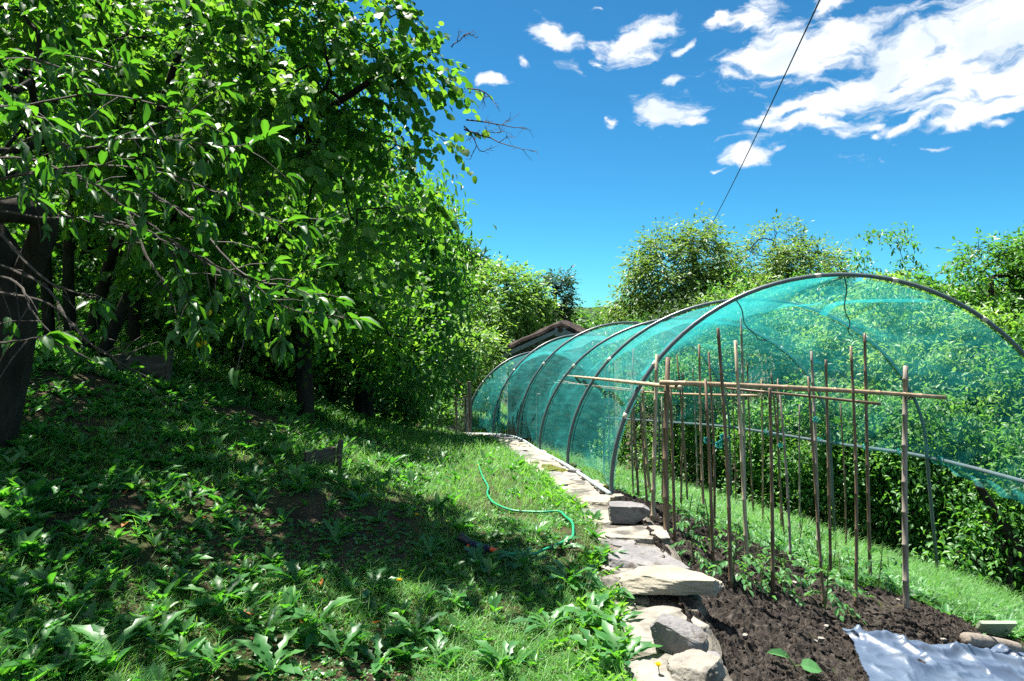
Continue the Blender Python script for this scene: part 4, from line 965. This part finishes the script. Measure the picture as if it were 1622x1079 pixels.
def tree(name, label, cat, base, top, ells, nclump, leafm, L, wr, tm=DIAM, per=60, r=.35, rmax=.12, thresh=-.15, freq=.9, up=.65, shell=1.5, group=None, bend=.3, twigs=None, sides=5, droop=.35, mid=None):
    global rng; rng = np.random.default_rng(sum((i + 1) * ord(ch) for i, ch in enumerate(label)))
    b = np.array(base, float); o = empty(name, b, label, cat, group)
    if not twigs and tm is DIAM: nclump = int(nclump * 2.0); per = int(per * .62); r = r * .62; L = L * 1.08
    C = in_ells(nclump, ells, shell, thresh, freq, int(rng.integers(1000)))
    t = np.array(top, float); mid = mid if mid is not None else (b + t) / 2 + np.array([rng.uniform(-bend, bend), rng.uniform(-bend, bend), 0])
    sub = C if len(C) < 420 else C[rng.choice(len(C), 420, replace=False)]
    skeleton([b - np.array([0, 0, .3]), mid, t] if bend >= 0 else [b, t], sub, .006, rmax, sides, r0=rmax).build('trunk', M['bark'], o, smooth=True, loc=b)
    mb = MB(); mt = MB()
    if twigs: twig_leaves(mb, mt, C, twigs[0], twigs[1], twigs[2], L * 1.1, wr, tm, rt=.006, center=np.mean([e[0] for e in ells], 0), up=up, droop=droop); mt.build('twigs', M['bark'], o, loc=b)
    else: crown(mb, C, r, per, L, wr, tm, up, droop)
    mb.build('crown', M[leafm], o, smooth=True, loc=b); return o

# hazel overhanging from the left
ells = [E(590, 185, 5.0, 150, 135, .75), E(480, 60, 5.2, 180, 190, 1.0), E(555, 340, 5.4, 150, 120, .8), E(300, 40, 5.6, 260, 240, 1.2), E(80, 50, 5.8, 260, 250, 1.3),
        E(400, 310, 5.9, 230, 150, 1.0), E(500, -70, 5.0, 100, 90, .5), E(560, -170, 4.9, 110, 70, .45), E(290, -130, 4.6, 150, 80, .45), E(250, -120, 5.8, 260, 120, .7), E(150, 300, 6.4, 250, 130, 1.0), E(690, 160, 4.9, 78, 120, .40), E(640, 260, 5.1, 100, 90, .5), E(470, 440, 6.4, 170, 80, .7)]
hz_b = np.array([-4.5, 7.1, 0]); hz_b[2] = ground_z(hz_b[0], hz_b[1])
hazel = empty('hazel_tree', hz_b, 'big dark hazel tree with broad rounded leaves overhanging the bank at upper left', 'tree')
C = in_ells(1020, ells, 1.7, -.11, 1.4, 3)
mbL = MB(); mbT = MB(); twig_leaves(mbL, mbT, C, 4, .32, 9, .070, .92, ROUND, center=W(300, 100, 6.2), up=.62, droop=.55)
mbL.build('crown', M['hazel'], hazel, smooth=True, loc=hz_b); mbT.build('twigs', M['bark'], hazel, loc=hz_b)
stems = [[hz_b + np.array([0, 0, -.2]), W(190, 360, 6.6), W(262, 150, 6.1), W(330, -60, 5.8)], [hz_b + np.array([-.15, .1, -.2]), W(110, 370, 6.8), W(150, 120, 6.2), W(165, -120, 5.9)],
         [hz_b + np.array([-.3, 0, -.2]), W(70, 360, 6.8), W(65, 130, 6.3), W(30, -90, 6)], [hz_b + np.array([.2, -.1, -.2]), W(270, 350, 6.6), W(450, 220, 5.8), W(600, 120, 5.2)]]
for k, st in enumerate(stems):
    tg = C[np.argmin([np.linalg.norm(C - np.array(s[2])[None], axis=1) + .4 * np.linalg.norm(C - np.array(s[3])[None], axis=1) for s in stems], axis=0) == k]
    if len(tg) > 160: tg = tg[rng.choice(len(tg), 160, replace=False)]
    skeleton(st, tg, .004, .036, 6, .10, r0=.052).build('trunk', M['bark'], hazel, smooth=True, loc=hz_b)
# bare dead twigs sticking out of the hazel into the sky
mb = MB()
def deadbr(p, d, L, r, lv):
    pts = [p]; q = p.copy(); dd = unit(d)
    for i in range(5): dd = unit(dd + rng.normal(size=3) * .22); q = q + dd * L / 5; pts.append(q)
    tube(mb, pts, np.linspace(r, r * .5, 6), 4)
    if lv:
        for i in (2, 3, 4, 5): deadbr(np.array(pts[i]), dd + rng.normal(size=3) * .6, L * rng.uniform(.35, .6), r * .55, lv - 1)
for (a, b, L) in [((738, 190, 4.9), (800, 150, 4.8), .34), ((735, 205, 4.9), (800, 225, 4.8), .36), ((740, 140, 4.9), (790, 130, 4.8), .22), ((735, 200, 4.9), (770, 250, 4.8), .26), ((715, 75, 4.9), (745, 45, 4.9), .16)]:
    mb = MB(); deadbr(W(*a), W(*b) - W(*a), L, .006, 2); mb.build('dead_twig', M['deadtwig'], hazel, loc=hz_b)

# cherry with bare drooping twigs in front of it
ch_b = np.array([-3.05, 3.9, 0]); ch_b[2] = ground_z(ch_b[0], ch_b[1])
cherry = empty('cherry_tree', ch_b, 'cherry tree at the left edge with long drooping twigs and pointed leaves in front', 'tree')
BR = [  # polyline, leaf start fraction
 ([(-80, 300, 3.4), (60, 215, 3.0), (160, 222, 2.7), (270, 225, 2.5), (350, 232, 2.4), (415, 215, 2.3)], .25),
 ([(-80, 300, 3.4), (100, 265, 3.0), (230, 265, 2.7), (330, 290, 2.6), (420, 335, 2.5), (485, 352, 2.45)], .25),
 ([(-80, 300, 3.4), (100, 275, 3.0), (200, 330, 2.9), (300, 400, 2.8), (360, 440, 2.7), (450, 490, 2.6), (560, 505, 2.5)], .62),
 ([(-80, 320, 3.3), (60, 345, 3), (180, 350, 2.8), (260, 390, 2.7), (300, 480, 2.6), (320, 520, 2.55)], .55),
 ([(-60, 400, 3), (60, 450, 2.8), (110, 520, 2.6), (150, 555, 2.5), (228, 604, 2.45)], .99),
 ([(-60, 545, 2.4), (0, 540, 2.3), (60, 527, 2.2), (80, 520, 2.2)], .8),
 ([(-80, 190, 2.4), (0, 172, 2.2), (40, 178, 2.1), (75, 190, 2.1)], .2),
 ([(-60, 420, 2.8), (20, 450, 2.6), (45, 500, 2.5), (95, 560, 2.45)], .99),
 ([(200, 330, 2.9), (240, 420, 2.75), (262, 450, 2.7), (283, 522, 2.6)], .9),
 ([(300, 400, 2.8), (370, 450, 2.7), (392, 480, 2.6), (400, 520, 2.6)], .3),
 ([(-80, 200, 3.1), (120, 150, 2.8), (260, 170, 2.6), (350, 205, 2.5)], .15),
 ([(230, 300, 2.7), (300, 340, 2.7), (390, 430, 2.6), (470, 455, 2.55), (500, 470, 2.5)], .5),
 ([(-80, 260, 3.2), (40, 250, 2.9), (150, 290, 2.7), (240, 310, 2.6), (330, 350, 2.5)], .15),
 ([(-80, 330, 3.1), (40, 310, 2.9), (100, 340, 2.8), (170, 330, 2.7)], .2),
 ([(0, 370, 2.9), (70, 440, 2.7), (130, 470, 2.6), (150, 490, 2.5)], .85),
 ([(-60, 100, 3.0), (40, 90, 2.8), (120, 110, 2.7), (210, 100, 2.6)], .2),
 ([(60, 215, 3.0), (140, 240, 2.8), (220, 215, 2.7), (300, 190, 2.6)], .3),
 ([(160, 350, 2.8), (230, 370, 2.7), (330, 420, 2.65), (420, 470, 2.6), (440, 545, 2.5)], .4),
 ([(-60, 450, 2.7), (80, 480, 2.6), (170, 560, 2.5), (255, 540, 2.45)], .99),
]
tw = MB(); lf = MB(); fr = []
tr_top = W(-60, 250, 3.6)
twU = tw
for (poly, st) in BR:
    tw = MB()
    P = smooth_path([W(*q) for q in poly], 7); P = P + np.cumsum(rng.normal(size=P.shape) * .0022, 0); n = len(P)
    tube(tw, P, np.linspace(.0065, .0014, n), 5, caps=False)
    D = unit(np.gradient(P, axis=0)); 
    # side twiglets
    for i in range(4, n - 2, 3):
        dv = unit(D[i] * .6 + rng.normal(size=3) * .6 + np.array([0, 0, -.2])); Lt = rng.uniform(.06, .2); q = np.array([P[i], P[i] + dv * Lt * .5, P[i] + dv * Lt + np.array([0, 0, -.02])]); tube(tw, q, [.003, .002, .0013], 4, caps=False)
        if i / n >= st * .9 or rng.random() < .1:
            m = int(rng.integers(3, 6)); leaves(lf, q[2] + rng.normal(size=(m, 3)) * .012, dv + rng.normal(size=(m, 3)) * .55 + np.array([0, 0, -.35]), rng.normal(size=(m, 3)) * .35 + np.array([0, 0, 1]), rng.uniform(.045, .09, m), rng.uniform(.017, .033, m), LANCE)
    i0 = int(st * n)
    if i0 < n:
        ii = np.arange(i0, n); m = len(ii)
        leaves(lf, P[ii], D[ii] * .6 + rng.normal(size=(m, 3)) * .6 + np.array([0, 0, -.3]), rng.normal(size=(m, 3)) * .35 + np.array([0, 0, 1]), rng.uniform(.045, .095, m), rng.uniform(.019, .037, m), LANCE)
    tw.build('branch', M['twig'], cherry, loc=ch_b)
    m = 6 if st < .95 else 0
    leaves(lf, np.tile(P[-1], (m, 1)), D[-1] + rng.normal(size=(m, 3)) * .55 + np.array([0, 0, -.3]), rng.normal(size=(m, 3)) * .35 + np.array([0, 0, 1]), rng.uniform(.06, .105, m), rng.uniform(.022, .038, m), LANCE)
# upper crown of the cherry above and left of the frame
C = in_ells(90, [E(-160, 60, 3.6, 300, 240, 1.0), E(20, -190, 3.3, 300, 150, .9)], 1.2, -.4, 1.5, 5)
tw = twU
twig_leaves(lf, tw, C, 3, .26, 7, .095, .40, LANCE, center=W(-200, 100, 3.8))
skeleton([ch_b - np.array([0, 0, .2]), W(20, 480, 3.9), W(-40, 340, 3.8), tr_top, W(-100, 120, 3.6)], C, .005, .08, 7, .1, r0=.125).build('trunk', M['bark'], cherry, smooth=True, loc=ch_b)
mb = MB(); tube(mb, smooth_path([W(25, 470, 3.9), W(70, 350, 3.7), W(-20, 330, 3.5), W(-90, 300, 3.4)], 6), .07, 8); mb.build('limb', M['bark'], cherry, smooth=True, loc=ch_b)
tw.build('twigs', M['twig'], cherry, loc=ch_b); lf.build('crown', M['cherry'], cherry, smooth=True, loc=ch_b)
for (px, py, d) in [(316, 545, 2.55), (323, 543, 2.55), (331, 495, 2.6)]:
    c = W(px, py, d); mb = MB(); tube(mb, [c + np.array([0, 0, z_]) for z_ in (-.011, -.008, 0, .008, .011)], [.004, .009, .0115, .009, .003], 8); tube(mb, [c + np.array([0, 0, .01]), c + np.array([.006, 0, .05])], .0012, 4)
    mb.build('cherry', M['petal'], cherry, smooth=True, loc=ch_b)

def gz_(x, y): return float(ground_z(x, y))
def tree_at(px, d): x = (px - CX) / F * d; return (x, d, gz_(x, d))
# shrubby background on the bank behind the hazel
b = tree_at(210, 9.6); tree('bank_tree', 'dark leafy tree deep in shade on the bank behind the hazel stems', 'tree', b, W(200, 200, 9.4), [E(120, 230, 9.3, 330, 190, 1.6), E(360, 360, 9.2, 150, 130, 1.0), E(200, 30, 9.5, 320, 180, 1.6), E(390, 210, 9.2, 120, 150, 1.0)], 260, 'hazel', .10, .85, ROUND, per=52, r=.32, rmax=.07, thresh=-.3)
b = tree_at(487, 8.4); tree('leaning_tree', 'dark trunk leaning out of the bank with dense low foliage left of the lawn', 'tree', b, W(420, 300, 8.4), [E(470, 455, 8.3, 150, 100, .7), E(420, 400, 8.5, 170, 110, .8), E(560, 490, 9.2, 100, 85, .8), E(350, 450, 8.2, 90, 60, .6), E(620, 520, 9.6, 70, 60, .7)], 250, 'hazel', .072, .85, ROUND, per=60, r=.28, rmax=.085, thresh=-.45, mid=W(474, 520, 8.35))
for (px, py, d, rx, ry, rd, lb) in [
 (-60, 470, 11, 150, 110, 1.2, 'dark bush at the left border behind the cherry trunk'), (110, 470, 12.5, 130, 95, 1.3, 'dark bush on the bank between the hazel stems'),
 (270, 470, 13, 130, 90, 1.3, 'dark bush on the bank above the small plank step'), (400, 480, 13, 110, 90, 1.2, 'dark bush on the bank left of the leaning trunk'),
 (520, 520, 13.5, 100, 75, 1.2, 'dark bush low behind the leaning trunk'), (600, 565, 14.5, 90, 50, 1.0, 'dark low bush under the chestnut branches'), (655, 585, 17, 60, 45, 1.0, 'dark bush at the edge of the far lawn under the chestnut'),
 (60, 330, 15, 260, 160, 2.0, 'dark tall bush high on the bank at the left border'), (330, 330, 15, 220, 150, 2.0, 'dark tall bush high on the bank behind the hazel')]:
    e = E(px, py + (45 if py > 400 else 0), d, rx, ry + (15 if py > 400 else 0), rd); ee = [e] + [(e[0] + rng.normal(size=3) * np.array(e[1]) * .45, tuple(np.array(e[1]) * rng.uniform(.45, .7))) for k in range(3)]
    tree('bank_bush', lb, 'bush', tree_at(px, d), W(px, py, d), ee, int(150 * rx * ry / 9000), 'thicket', .11, .6, DIAM, per=60, r=.32, rmax=.06, thresh=-.3, up=.6, group='dark bushes on the bank')
tree('bank_tree', 'tallest bank tree, mostly hidden high behind the hazel crown', 'tree', tree_at(330, 13.5), (-5.5, 13.5, 7.5), [((-5.8, 13.5, 6.2), (2.4, 2.0, 2.4)), ((-3.9, 13.8, 5.2), (1.5, 1.6, 1.5)), ((-8.5, 12.5, 6.5), (2.4, 2.0, 2.2)), ((-5.5, 11.8, 5.0), (2.0, 1.2, 1.2))], 330, 'chestnut', .16, .4, DIAM, per=60, r=.5, rmax=.14, thresh=-.3)  # hidden tree added to shade the bank; its label text seeds the shape
# chestnut beside the far lawn
b = tree_at(575, 12.5); tree('chestnut_tree', 'dense chestnut with drooping long leaves beside the far end of the lawn', 'tree', b, W(590, 380, 12.5), [E(640, 470, 12.5, 88, 118, 1.2), E(590, 400, 12, 120, 130, 1.3), E(575, 530, 11.5, 120, 78, 1.0), E(660, 550, 12.3, 70, 60, .9), E(600, 570, 11.3, 140, 48, .9), E(675, 390, 13, 50, 75, .8), E(540, 330, 13, 140, 120, 1.2)], 520, 'chestnut', .15, .34, LANCE, per=44, r=.30, rmax=.14, thresh=-.3, up=.6, droop=.6)
b = tree_at(690, 21); tree('bank_shrub', 'bright green shrub at the end of the lawn beside the fence', 'shrub', b, W(690, 560, 21), [E(700, 560, 21, 45, 60, 1.2), E(745, 580, 20, 45, 62, 1.0)], 260, 'pale', .13, .45, DIAM, per=60, r=.34, rmax=.06, twigs=(5, .6, 8))
b = tree_at(640, 24); tree('hillside_tree', 'shaded green tree filling the slope behind the chestnut', 'tree', b, W(640, 420, 24), [E(640, 480, 24, 90, 110, 2), E(700, 400, 25, 40, 70, 1.5)], 330, 'chestnut', .17, .42, DIAM, per=60, r=.55, rmax=.15, twigs=(5, .8, 8))
# trees behind the hut
b = tree_at(785, 27); tree('pale_tree', 'large pale green leafy tree directly behind the left side of the hut roof', 'tree', b, W(785, 480, 27), [E(785, 490, 27, 72, 72, 1.9), E(830, 500, 27, 40, 55, 1.4), E(760, 540, 25, 50, 70, 1.6), E(750, 450, 28, 40, 45, 1.4)], 640, 'pale', .17, .5, DIAM, per=64, r=.42, rmax=.16, twigs=(5, .8, 8))
b = tree_at(738, 34); tree('dark_tree', 'dark narrow treetop peeping above the pale tree on the left slope', 'tree', b, W(738, 420, 34), [E(738, 430, 34, 26, 36, 1.2)], 120, 'darkleaf', .2, .5, DIAM, per=60, r=.45, rmax=.15, twigs=(5, .8, 8))
b = tree_at(880, 31); tree('ash_tree', 'slender dark blue green tree standing above the hut ridge', 'tree', b, W(880, 460, 31), [E(876, 475, 31, 26, 38, 1.1), E(890, 460, 31, 12, 22, .8), E(868, 500, 31, 30, 30, 1)], 200, 'darkleaf', .16, .5, DIAM, per=70, r=.34, rmax=.14, twigs=(5, .7, 8))
b = tree_at(925, 42); tree('valley_tree', 'mid green rounded tree low behind the hut on its right side', 'tree', b, W(925, 505, 42), [E(915, 510, 42, 20, 20, 1.2), E(945, 512, 40, 26, 20, 1.5), E(900, 525, 40, 30, 22, 1.5)], 230, 'chestnut', .2, .5, DIAM, per=60, r=.45, rmax=.12, twigs=(5, .9, 7))
b = tree_at(985, 40); tree('valley_tree', 'low mid green tree between the hut and the big right hand chestnuts', 'tree', b, W(985, 500, 40), [E(980, 508, 40, 26, 22, 1.5), E(1010, 500, 38, 26, 26, 1.5)], 200, 'pale', .2, .5, DIAM, per=60, r=.45, rmax=.12, twigs=(5, .9, 7))
# chestnut pair on the right
b = tree_at(1095, 24); tree('tall_tree', 'tall olive green tree whose top meets the overhead cable', 'tree', b, W(1100, 400, 24), [E(1100, 402, 24, 42, 46, 1.2), E(1060, 440, 24, 60, 42, 1.3), E(1110, 470, 24, 80, 50, 1.6), E(1015, 480, 24.5, 42, 30, 1.0), E(1060, 400, 24, 40, 30, .9)], 680, 'olive', .17, .36, DIAM, per=62, r=.36, rmax=.16, thresh=-.3, twigs=(5, .85, 8))
b = tree_at(1235, 25); tree('tall_tree', 'broad olive green tree with uneven top right of the cable', 'tree', b, W(1235, 400, 25), [E(1232, 400, 25, 48, 46, 1.2), E(1195, 440, 25, 60, 48, 1.4), E(1275, 432, 25, 56, 38, 1.3), E(1320, 440, 25.5, 26, 26, .9), E(1240, 480, 25, 120, 50, 1.7)], 760, 'olive', .17, .36, DIAM, per=62, r=.36, rmax=.16, thresh=-.3, twigs=(5, .85, 8))
b = tree_at(1570, 15); tree('broadleaf_tree', 'leafy green tree rising behind the right end of the first hoop', 'tree', b, W(1570, 440, 15), [E(1570, 432, 15, 62, 46, .9), E(1520, 470, 15, 60, 40, .9), E(1625, 450, 15, 70, 62, 1.0), E(1590, 510, 15, 110, 60, 1.2), E(1700, 430, 15.5, 90, 80, 1.2)], 760, 'chestnut', .13, .42, DIAM, per=70, r=.26, rmax=.09, thresh=-.4, twigs=(5, .6, 8))
# thicket behind the tunnel
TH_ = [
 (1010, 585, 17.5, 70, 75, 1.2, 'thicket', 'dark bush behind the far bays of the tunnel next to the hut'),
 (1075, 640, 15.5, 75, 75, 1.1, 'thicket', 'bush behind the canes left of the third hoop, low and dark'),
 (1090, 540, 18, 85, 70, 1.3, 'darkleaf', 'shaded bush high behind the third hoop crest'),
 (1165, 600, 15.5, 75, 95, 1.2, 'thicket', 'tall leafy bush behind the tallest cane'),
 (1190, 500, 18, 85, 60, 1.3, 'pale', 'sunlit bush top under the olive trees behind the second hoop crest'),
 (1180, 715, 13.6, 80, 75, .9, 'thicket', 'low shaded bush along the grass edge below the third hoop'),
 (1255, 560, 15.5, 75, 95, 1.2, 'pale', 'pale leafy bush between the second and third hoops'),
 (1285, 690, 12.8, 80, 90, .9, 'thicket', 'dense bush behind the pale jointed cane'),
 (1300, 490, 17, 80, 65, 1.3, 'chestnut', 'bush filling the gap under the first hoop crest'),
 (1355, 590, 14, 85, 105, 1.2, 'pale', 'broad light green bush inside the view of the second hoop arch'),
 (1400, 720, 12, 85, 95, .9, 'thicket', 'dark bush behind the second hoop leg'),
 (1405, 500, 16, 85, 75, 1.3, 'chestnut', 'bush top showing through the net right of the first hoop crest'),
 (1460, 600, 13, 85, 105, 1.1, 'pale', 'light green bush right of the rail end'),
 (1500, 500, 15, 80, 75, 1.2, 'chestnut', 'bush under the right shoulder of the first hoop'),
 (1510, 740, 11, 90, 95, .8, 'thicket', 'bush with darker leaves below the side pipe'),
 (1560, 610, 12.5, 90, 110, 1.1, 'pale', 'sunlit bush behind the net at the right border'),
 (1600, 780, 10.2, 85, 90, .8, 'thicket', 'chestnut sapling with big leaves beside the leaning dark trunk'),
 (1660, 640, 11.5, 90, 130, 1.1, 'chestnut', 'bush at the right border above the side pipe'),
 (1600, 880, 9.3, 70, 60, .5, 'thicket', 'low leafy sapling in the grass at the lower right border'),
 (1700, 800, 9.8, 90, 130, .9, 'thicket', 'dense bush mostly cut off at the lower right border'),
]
for (px, py, d, rx, ry, rd, m, lb) in TH_:
    b = tree_at(px, d); c = W(px, py, d)
    low = gz_(c[0], d); e = E(px, py, d, rx, ry, rd); ee = [e]
    for k in range(3): ee.append((e[0] + rng.normal(size=3) * np.array(e[1]) * .45, tuple(np.array(e[1]) * rng.uniform(.45, .7))))
    hgt = max(c[2] - b[2], .4); ee.append((np.array([c[0], c[1] - .15, b[2] + hgt * .35]), (e[1][0] * .95, e[1][1] * .8, hgt * .5)))
    ncl = int(225 * (rx * ry / 6000) * (1.0 if d > 12 else 1.15))
    tree('bush', lb, 'bush', b, c, ee, ncl, m, .088 if m == 'thicket' else .118, .48 if m == 'thicket' else .40, DIAM if d > 11 else LANCE, per=70, r=.24, rmax=.05, thresh=-.05, freq=1.5, up=.6, group='bushes in the thicket behind the tunnel')
mb = MB(); P = smooth_path([W(1548, 765, 9.6), W(1580, 820, 9.5), W(1620, 885, 9.4), W(1655, 960, 9.4)], 5); b = P[-1]; tube(mb, P, np.linspace(.05, .10, len(P)), 8)
tag(mb.build('dead_tree', M['bark'], smooth=True, loc=b), 'bare dark trunk leaning left among the bushes at the right border', 'tree trunk')

# far wooded hill
xs = np.linspace(-900, 1200, 150); ysd = np.linspace(650, 1150, 30); XX, YY = np.meshgrid(xs, ysd)
rid = np.exp(-((YY - 900) / 160) ** 2); top = 20 + 14 * n2(xs, xs * 0, .0023, 3, 12) + 7 * np.clip((xs - 150) / 300, -1, 1)
ZZ = -45 + (top[None] + 45) * rid + 3.0 * n2(XX, YY, .05, 3, 14) * rid + 2.2 * np.abs(n2(XX, YY, .14, 2, 15))
mb = MB(); nx = len(xs); I = (np.arange(len(ysd) - 1)[:, None] * nx + np.arange(nx - 1)[None]).ravel()
mb.add(np.stack([XX, YY, ZZ], -1).reshape(-1, 3), [np.stack([I, I + 1, I + nx + 1, I + nx], -1)]); tag(mb.build('hill', M['forest'], smooth=True), kind='structure')

# ------------------------------------------------------------------ world, sun, camera
w = bpy.data.worlds.new('World'); scene.world = w; w.use_nodes = True; nt = w.node_tree
for n in list(nt.nodes): nt.nodes.remove(n)
L = nt.links.new
out = nd(nt, 'ShaderNodeOutputWorld'); bg = nd(nt, 'ShaderNodeBackground'); bg.inputs[1].default_value = .055
sky = nd(nt, 'ShaderNodeTexSky'); sky.sky_type = 'NISHITA'; sky.sun_disc = False; sky.sun_elevation = SUN_EL; sky.sun_rotation = SUN_AZ % (2 * PI)
sky.air_density = .9; sky.dust_density = .0; sky.ozone_density = 1.5; sky.altitude = 1500
hs = nd(nt, 'ShaderNodeHueSaturation'); hs.inputs['Saturation'].default_value = 1.0; hs.inputs['Hue'].default_value = .495; hs.inputs['Value'].default_value = 1.0; L(sky.outputs[0], hs.inputs['Color'])
pol = nd(nt, 'ShaderNodeMix', data_type='RGBA', blend_type='MULTIPLY'); pol.inputs[0].default_value = 1; L(hs.outputs[0], pol.inputs[6]); pol.inputs[7].default_value = (.19, .61, .78, 1)
tc = nd(nt, 'ShaderNodeTexCoord'); sep = nd(nt, 'ShaderNodeSeparateXYZ'); L(tc.outputs['Generated'], sep.inputs[0])
def mth(op, a=None, b=None, c=None, clamp=False):
    n = nd(nt, 'ShaderNodeMath', operation=op, use_clamp=clamp)
    for i, v in enumerate((a, b, c)):
        if v is None: continue
        if isinstance(v, (int, float)): n.inputs[i].default_value = v
        else: L(v, n.inputs[i])
    return n.outputs[0]
az = mth('ARCTAN2', sep.outputs[0], sep.outputs[1]); el = mth('ARCSINE', sep.outputs[2])
cmb = nd(nt, 'ShaderNodeCombineXYZ'); L(az, cmb.inputs[0]); L(el, cmb.inputs[1])
def ae(px, py):
    v = np.array([(px - CX) / F, 1., (CY - py) / F]); v /= np.linalg.norm(v); return math.atan2(v[0], v[1]), math.asin(v[2])
wn = nd(nt, 'ShaderNodeTexNoise', i_Scale=16, i_Detail=5); L(cmb.outputs[0], wn.inputs['Vector'])
wv = nd(nt, 'ShaderNodeVectorMath', operation='SUBTRACT'); L(wn.outputs['Color'], wv.inputs[0]); wv.inputs[1].default_value = (.5, .5, .5)
ws = nd(nt, 'ShaderNodeVectorMath', operation='MULTIPLY_ADD'); L(wv.outputs[0], ws.inputs[0]); ws.inputs[1].default_value = (.085, .05, 0); L(cmb.outputs[0], ws.inputs[2]); pos = ws.outputs[0]
BL = [  # px, py, rx, ry, tilt (screen degrees, up to the right positive), gain
 (1590, 50, 230, 75, 14, 1.1), (1400, 118, 190, 34, 20, 1.05), (1280, 80, 130, 40, 6, 1.05), (1570, 130, 150, 40, 4, 1.0), (1330, 155, 150, 24, 24, 1.0), (1240, 178, 70, 14, 18, .95), (1235, 198, 55, 12, -6, .9), (1600, 165, 90, 22, 12, 1.),
 (1010, 62, 72, 26, 10, 1.0), (880, 70, 46, 20, -38, .92), (1128, 38, 34, 16, 14, .88), (1205, 20, 56, 22, 16, .95), (1320, 10, 60, 20, 10, .95), (1055, 170, 46, 32, -12, .98), (1100, 190, 30, 10, -5, .85), (1065, 128, 24, 11, 0, .85), (1180, 248, 42, 17, -4, .95), (826, 102, 18, 9, -10, .85),
 (770, 126, 28, 12, -5, .85), (1090, 76, 16, 8, 20, .75), (968, 184, 16, 8, 15, .75), (1380, 204, 34, 9, -4, .82), (1460, 195, 46, 12, 24, .85), (1590, 196, 24, 9, 4, .8), (1492, 232, 16, 6, 10, .75), (1225, 234, 14, 6, 0, .75), (952, 14, 14, 6, 10, .75), (1135, 274, 14, 5, 0, .7), (950, 100, 26, 8, -10, .72), (1385, 222, 20, 7, 0, .75)]
acc = None
FILL_CLOUDS = [(2.5, .7, 690, 340), (-2.3, .6, 640, 310)]   # unseen clouds added behind and beside the viewer to fill the shade
for (px, py, rx, ry, tl, g) in BL + [(a_, e_, rx_, ry_, 0, 1.3) for (a_, e_, rx_, ry_) in FILL_CLOUDS]:
    a0, e0 = ae(px, py) if abs(px) > 4 else (px, py)
    mp = nd(nt, 'ShaderNodeMapping', vector_type='TEXTURE'); mp.inputs['Location'].default_value = (a0, e0, 0); mp.inputs['Rotation'].default_value = (0, 0, math.radians(tl)); mp.inputs['Scale'].default_value = (rx / F * 1.12, ry / F * 1.12, 1); L(pos, mp.inputs[0])
    ln = nd(nt, 'ShaderNodeVectorMath', operation='LENGTH'); L(mp.outputs[0], ln.inputs[0])
    v = mth('SUBTRACT', g, ln.outputs['Value']); acc = v if acc is None else mth('MAXIMUM', acc, v)
fn = nd(nt, 'ShaderNodeTexNoise', i_Scale=20, i_Detail=10, i_Roughness=.60); mp = nd(nt, 'ShaderNodeMapping'); mp.inputs['Scale'].default_value = (.8, 2.0, 1); mp.inputs['Rotation'].default_value = (0, 0, -.28); L(pos, mp.inputs[0]); L(mp.outputs[0], fn.inputs['Vector'])
den = mth('ADD', acc, mth('MULTIPLY', mth('SUBTRACT', fn.outputs[0], .48), 3.0))
den = mth('MULTIPLY', den, mth('GREATER_THAN', acc, -.9))
mr = nd(nt, 'ShaderNodeMapRange', interpolation_type='SMOOTHSTEP'); mr.inputs['From Min'].default_value = .10; mr.inputs['From Max'].default_value = .85; L(den, mr.inputs[0])
cn = nd(nt, 'ShaderNodeTexNoise', i_Scale=11, i_Detail=4); L(pos, cn.inputs['Vector'])
cc = ramp(nt, [(.35, (7.5, 8.0, 8.8)), (.6, (10.5, 10.5, 10.5))], cn.outputs[0])
cc.color_ramp.elements[0].color = (.68, .76, .84, 1); cc.color_ramp.elements[1].color = (1, 1, 1, 1)
cs = nd(nt, 'ShaderNodeVectorMath', operation='SCALE'); L(cc.outputs[0], cs.inputs[0]); cs.inputs['Scale'].default_value = 6.5
mx = nd(nt, 'ShaderNodeMix', data_type='RGBA'); L(mr.outputs[0], mx.inputs[0]); L(pol.outputs[2], mx.inputs[6]); L(cs.outputs[0], mx.inputs[7])
L(mx.outputs[2], bg.inputs[0]); L(bg.outputs[0], out.inputs[0])
w.cycles.sampling_method = 'MANUAL'; w.cycles.sample_map_resolution = 512

sd_ = bpy.data.lights.new('sun', 'SUN'); sd_.energy = 5.0; sd_.angle = math.radians(.5); sd_.color = (1, .95, .87)
so = bpy.data.objects.new('sun', sd_); COL.objects.link(so); so.rotation_euler = Vector(SUN).to_track_quat('Z', 'Y').to_euler()

cam = bpy.data.cameras.new('camera'); cam.sensor_width = 36; cam.lens = 36 * F / 1622; cam.shift_y = -(539.5 - CY) / 1622; cam.clip_end = 6000; cam.clip_start = .05
co = bpy.data.objects.new('camera', cam); COL.objects.link(co); co.location = (0, 0, EYE); co.rotation_euler = (PI / 2, 0, 0); scene.camera = co

scene.view_settings.view_transform = 'Standard'; scene.view_settings.look = 'None'; scene.view_settings.gamma = 1; scene.view_settings.exposure = 1.84
scene.render.engine = 'CYCLES'
c = scene.cycles; c.max_bounces = 8; c.transparent_max_bounces = 24; c.transmission_bounces = 6; c.diffuse_bounces = 4; c.glossy_bounces = 3; c.caustics_reflective = False; c.caustics_refractive = False
c.use_adaptive_sampling = True; c.adaptive_threshold = .02; c.sample_clamp_indirect = 6
c.use_denoising = False
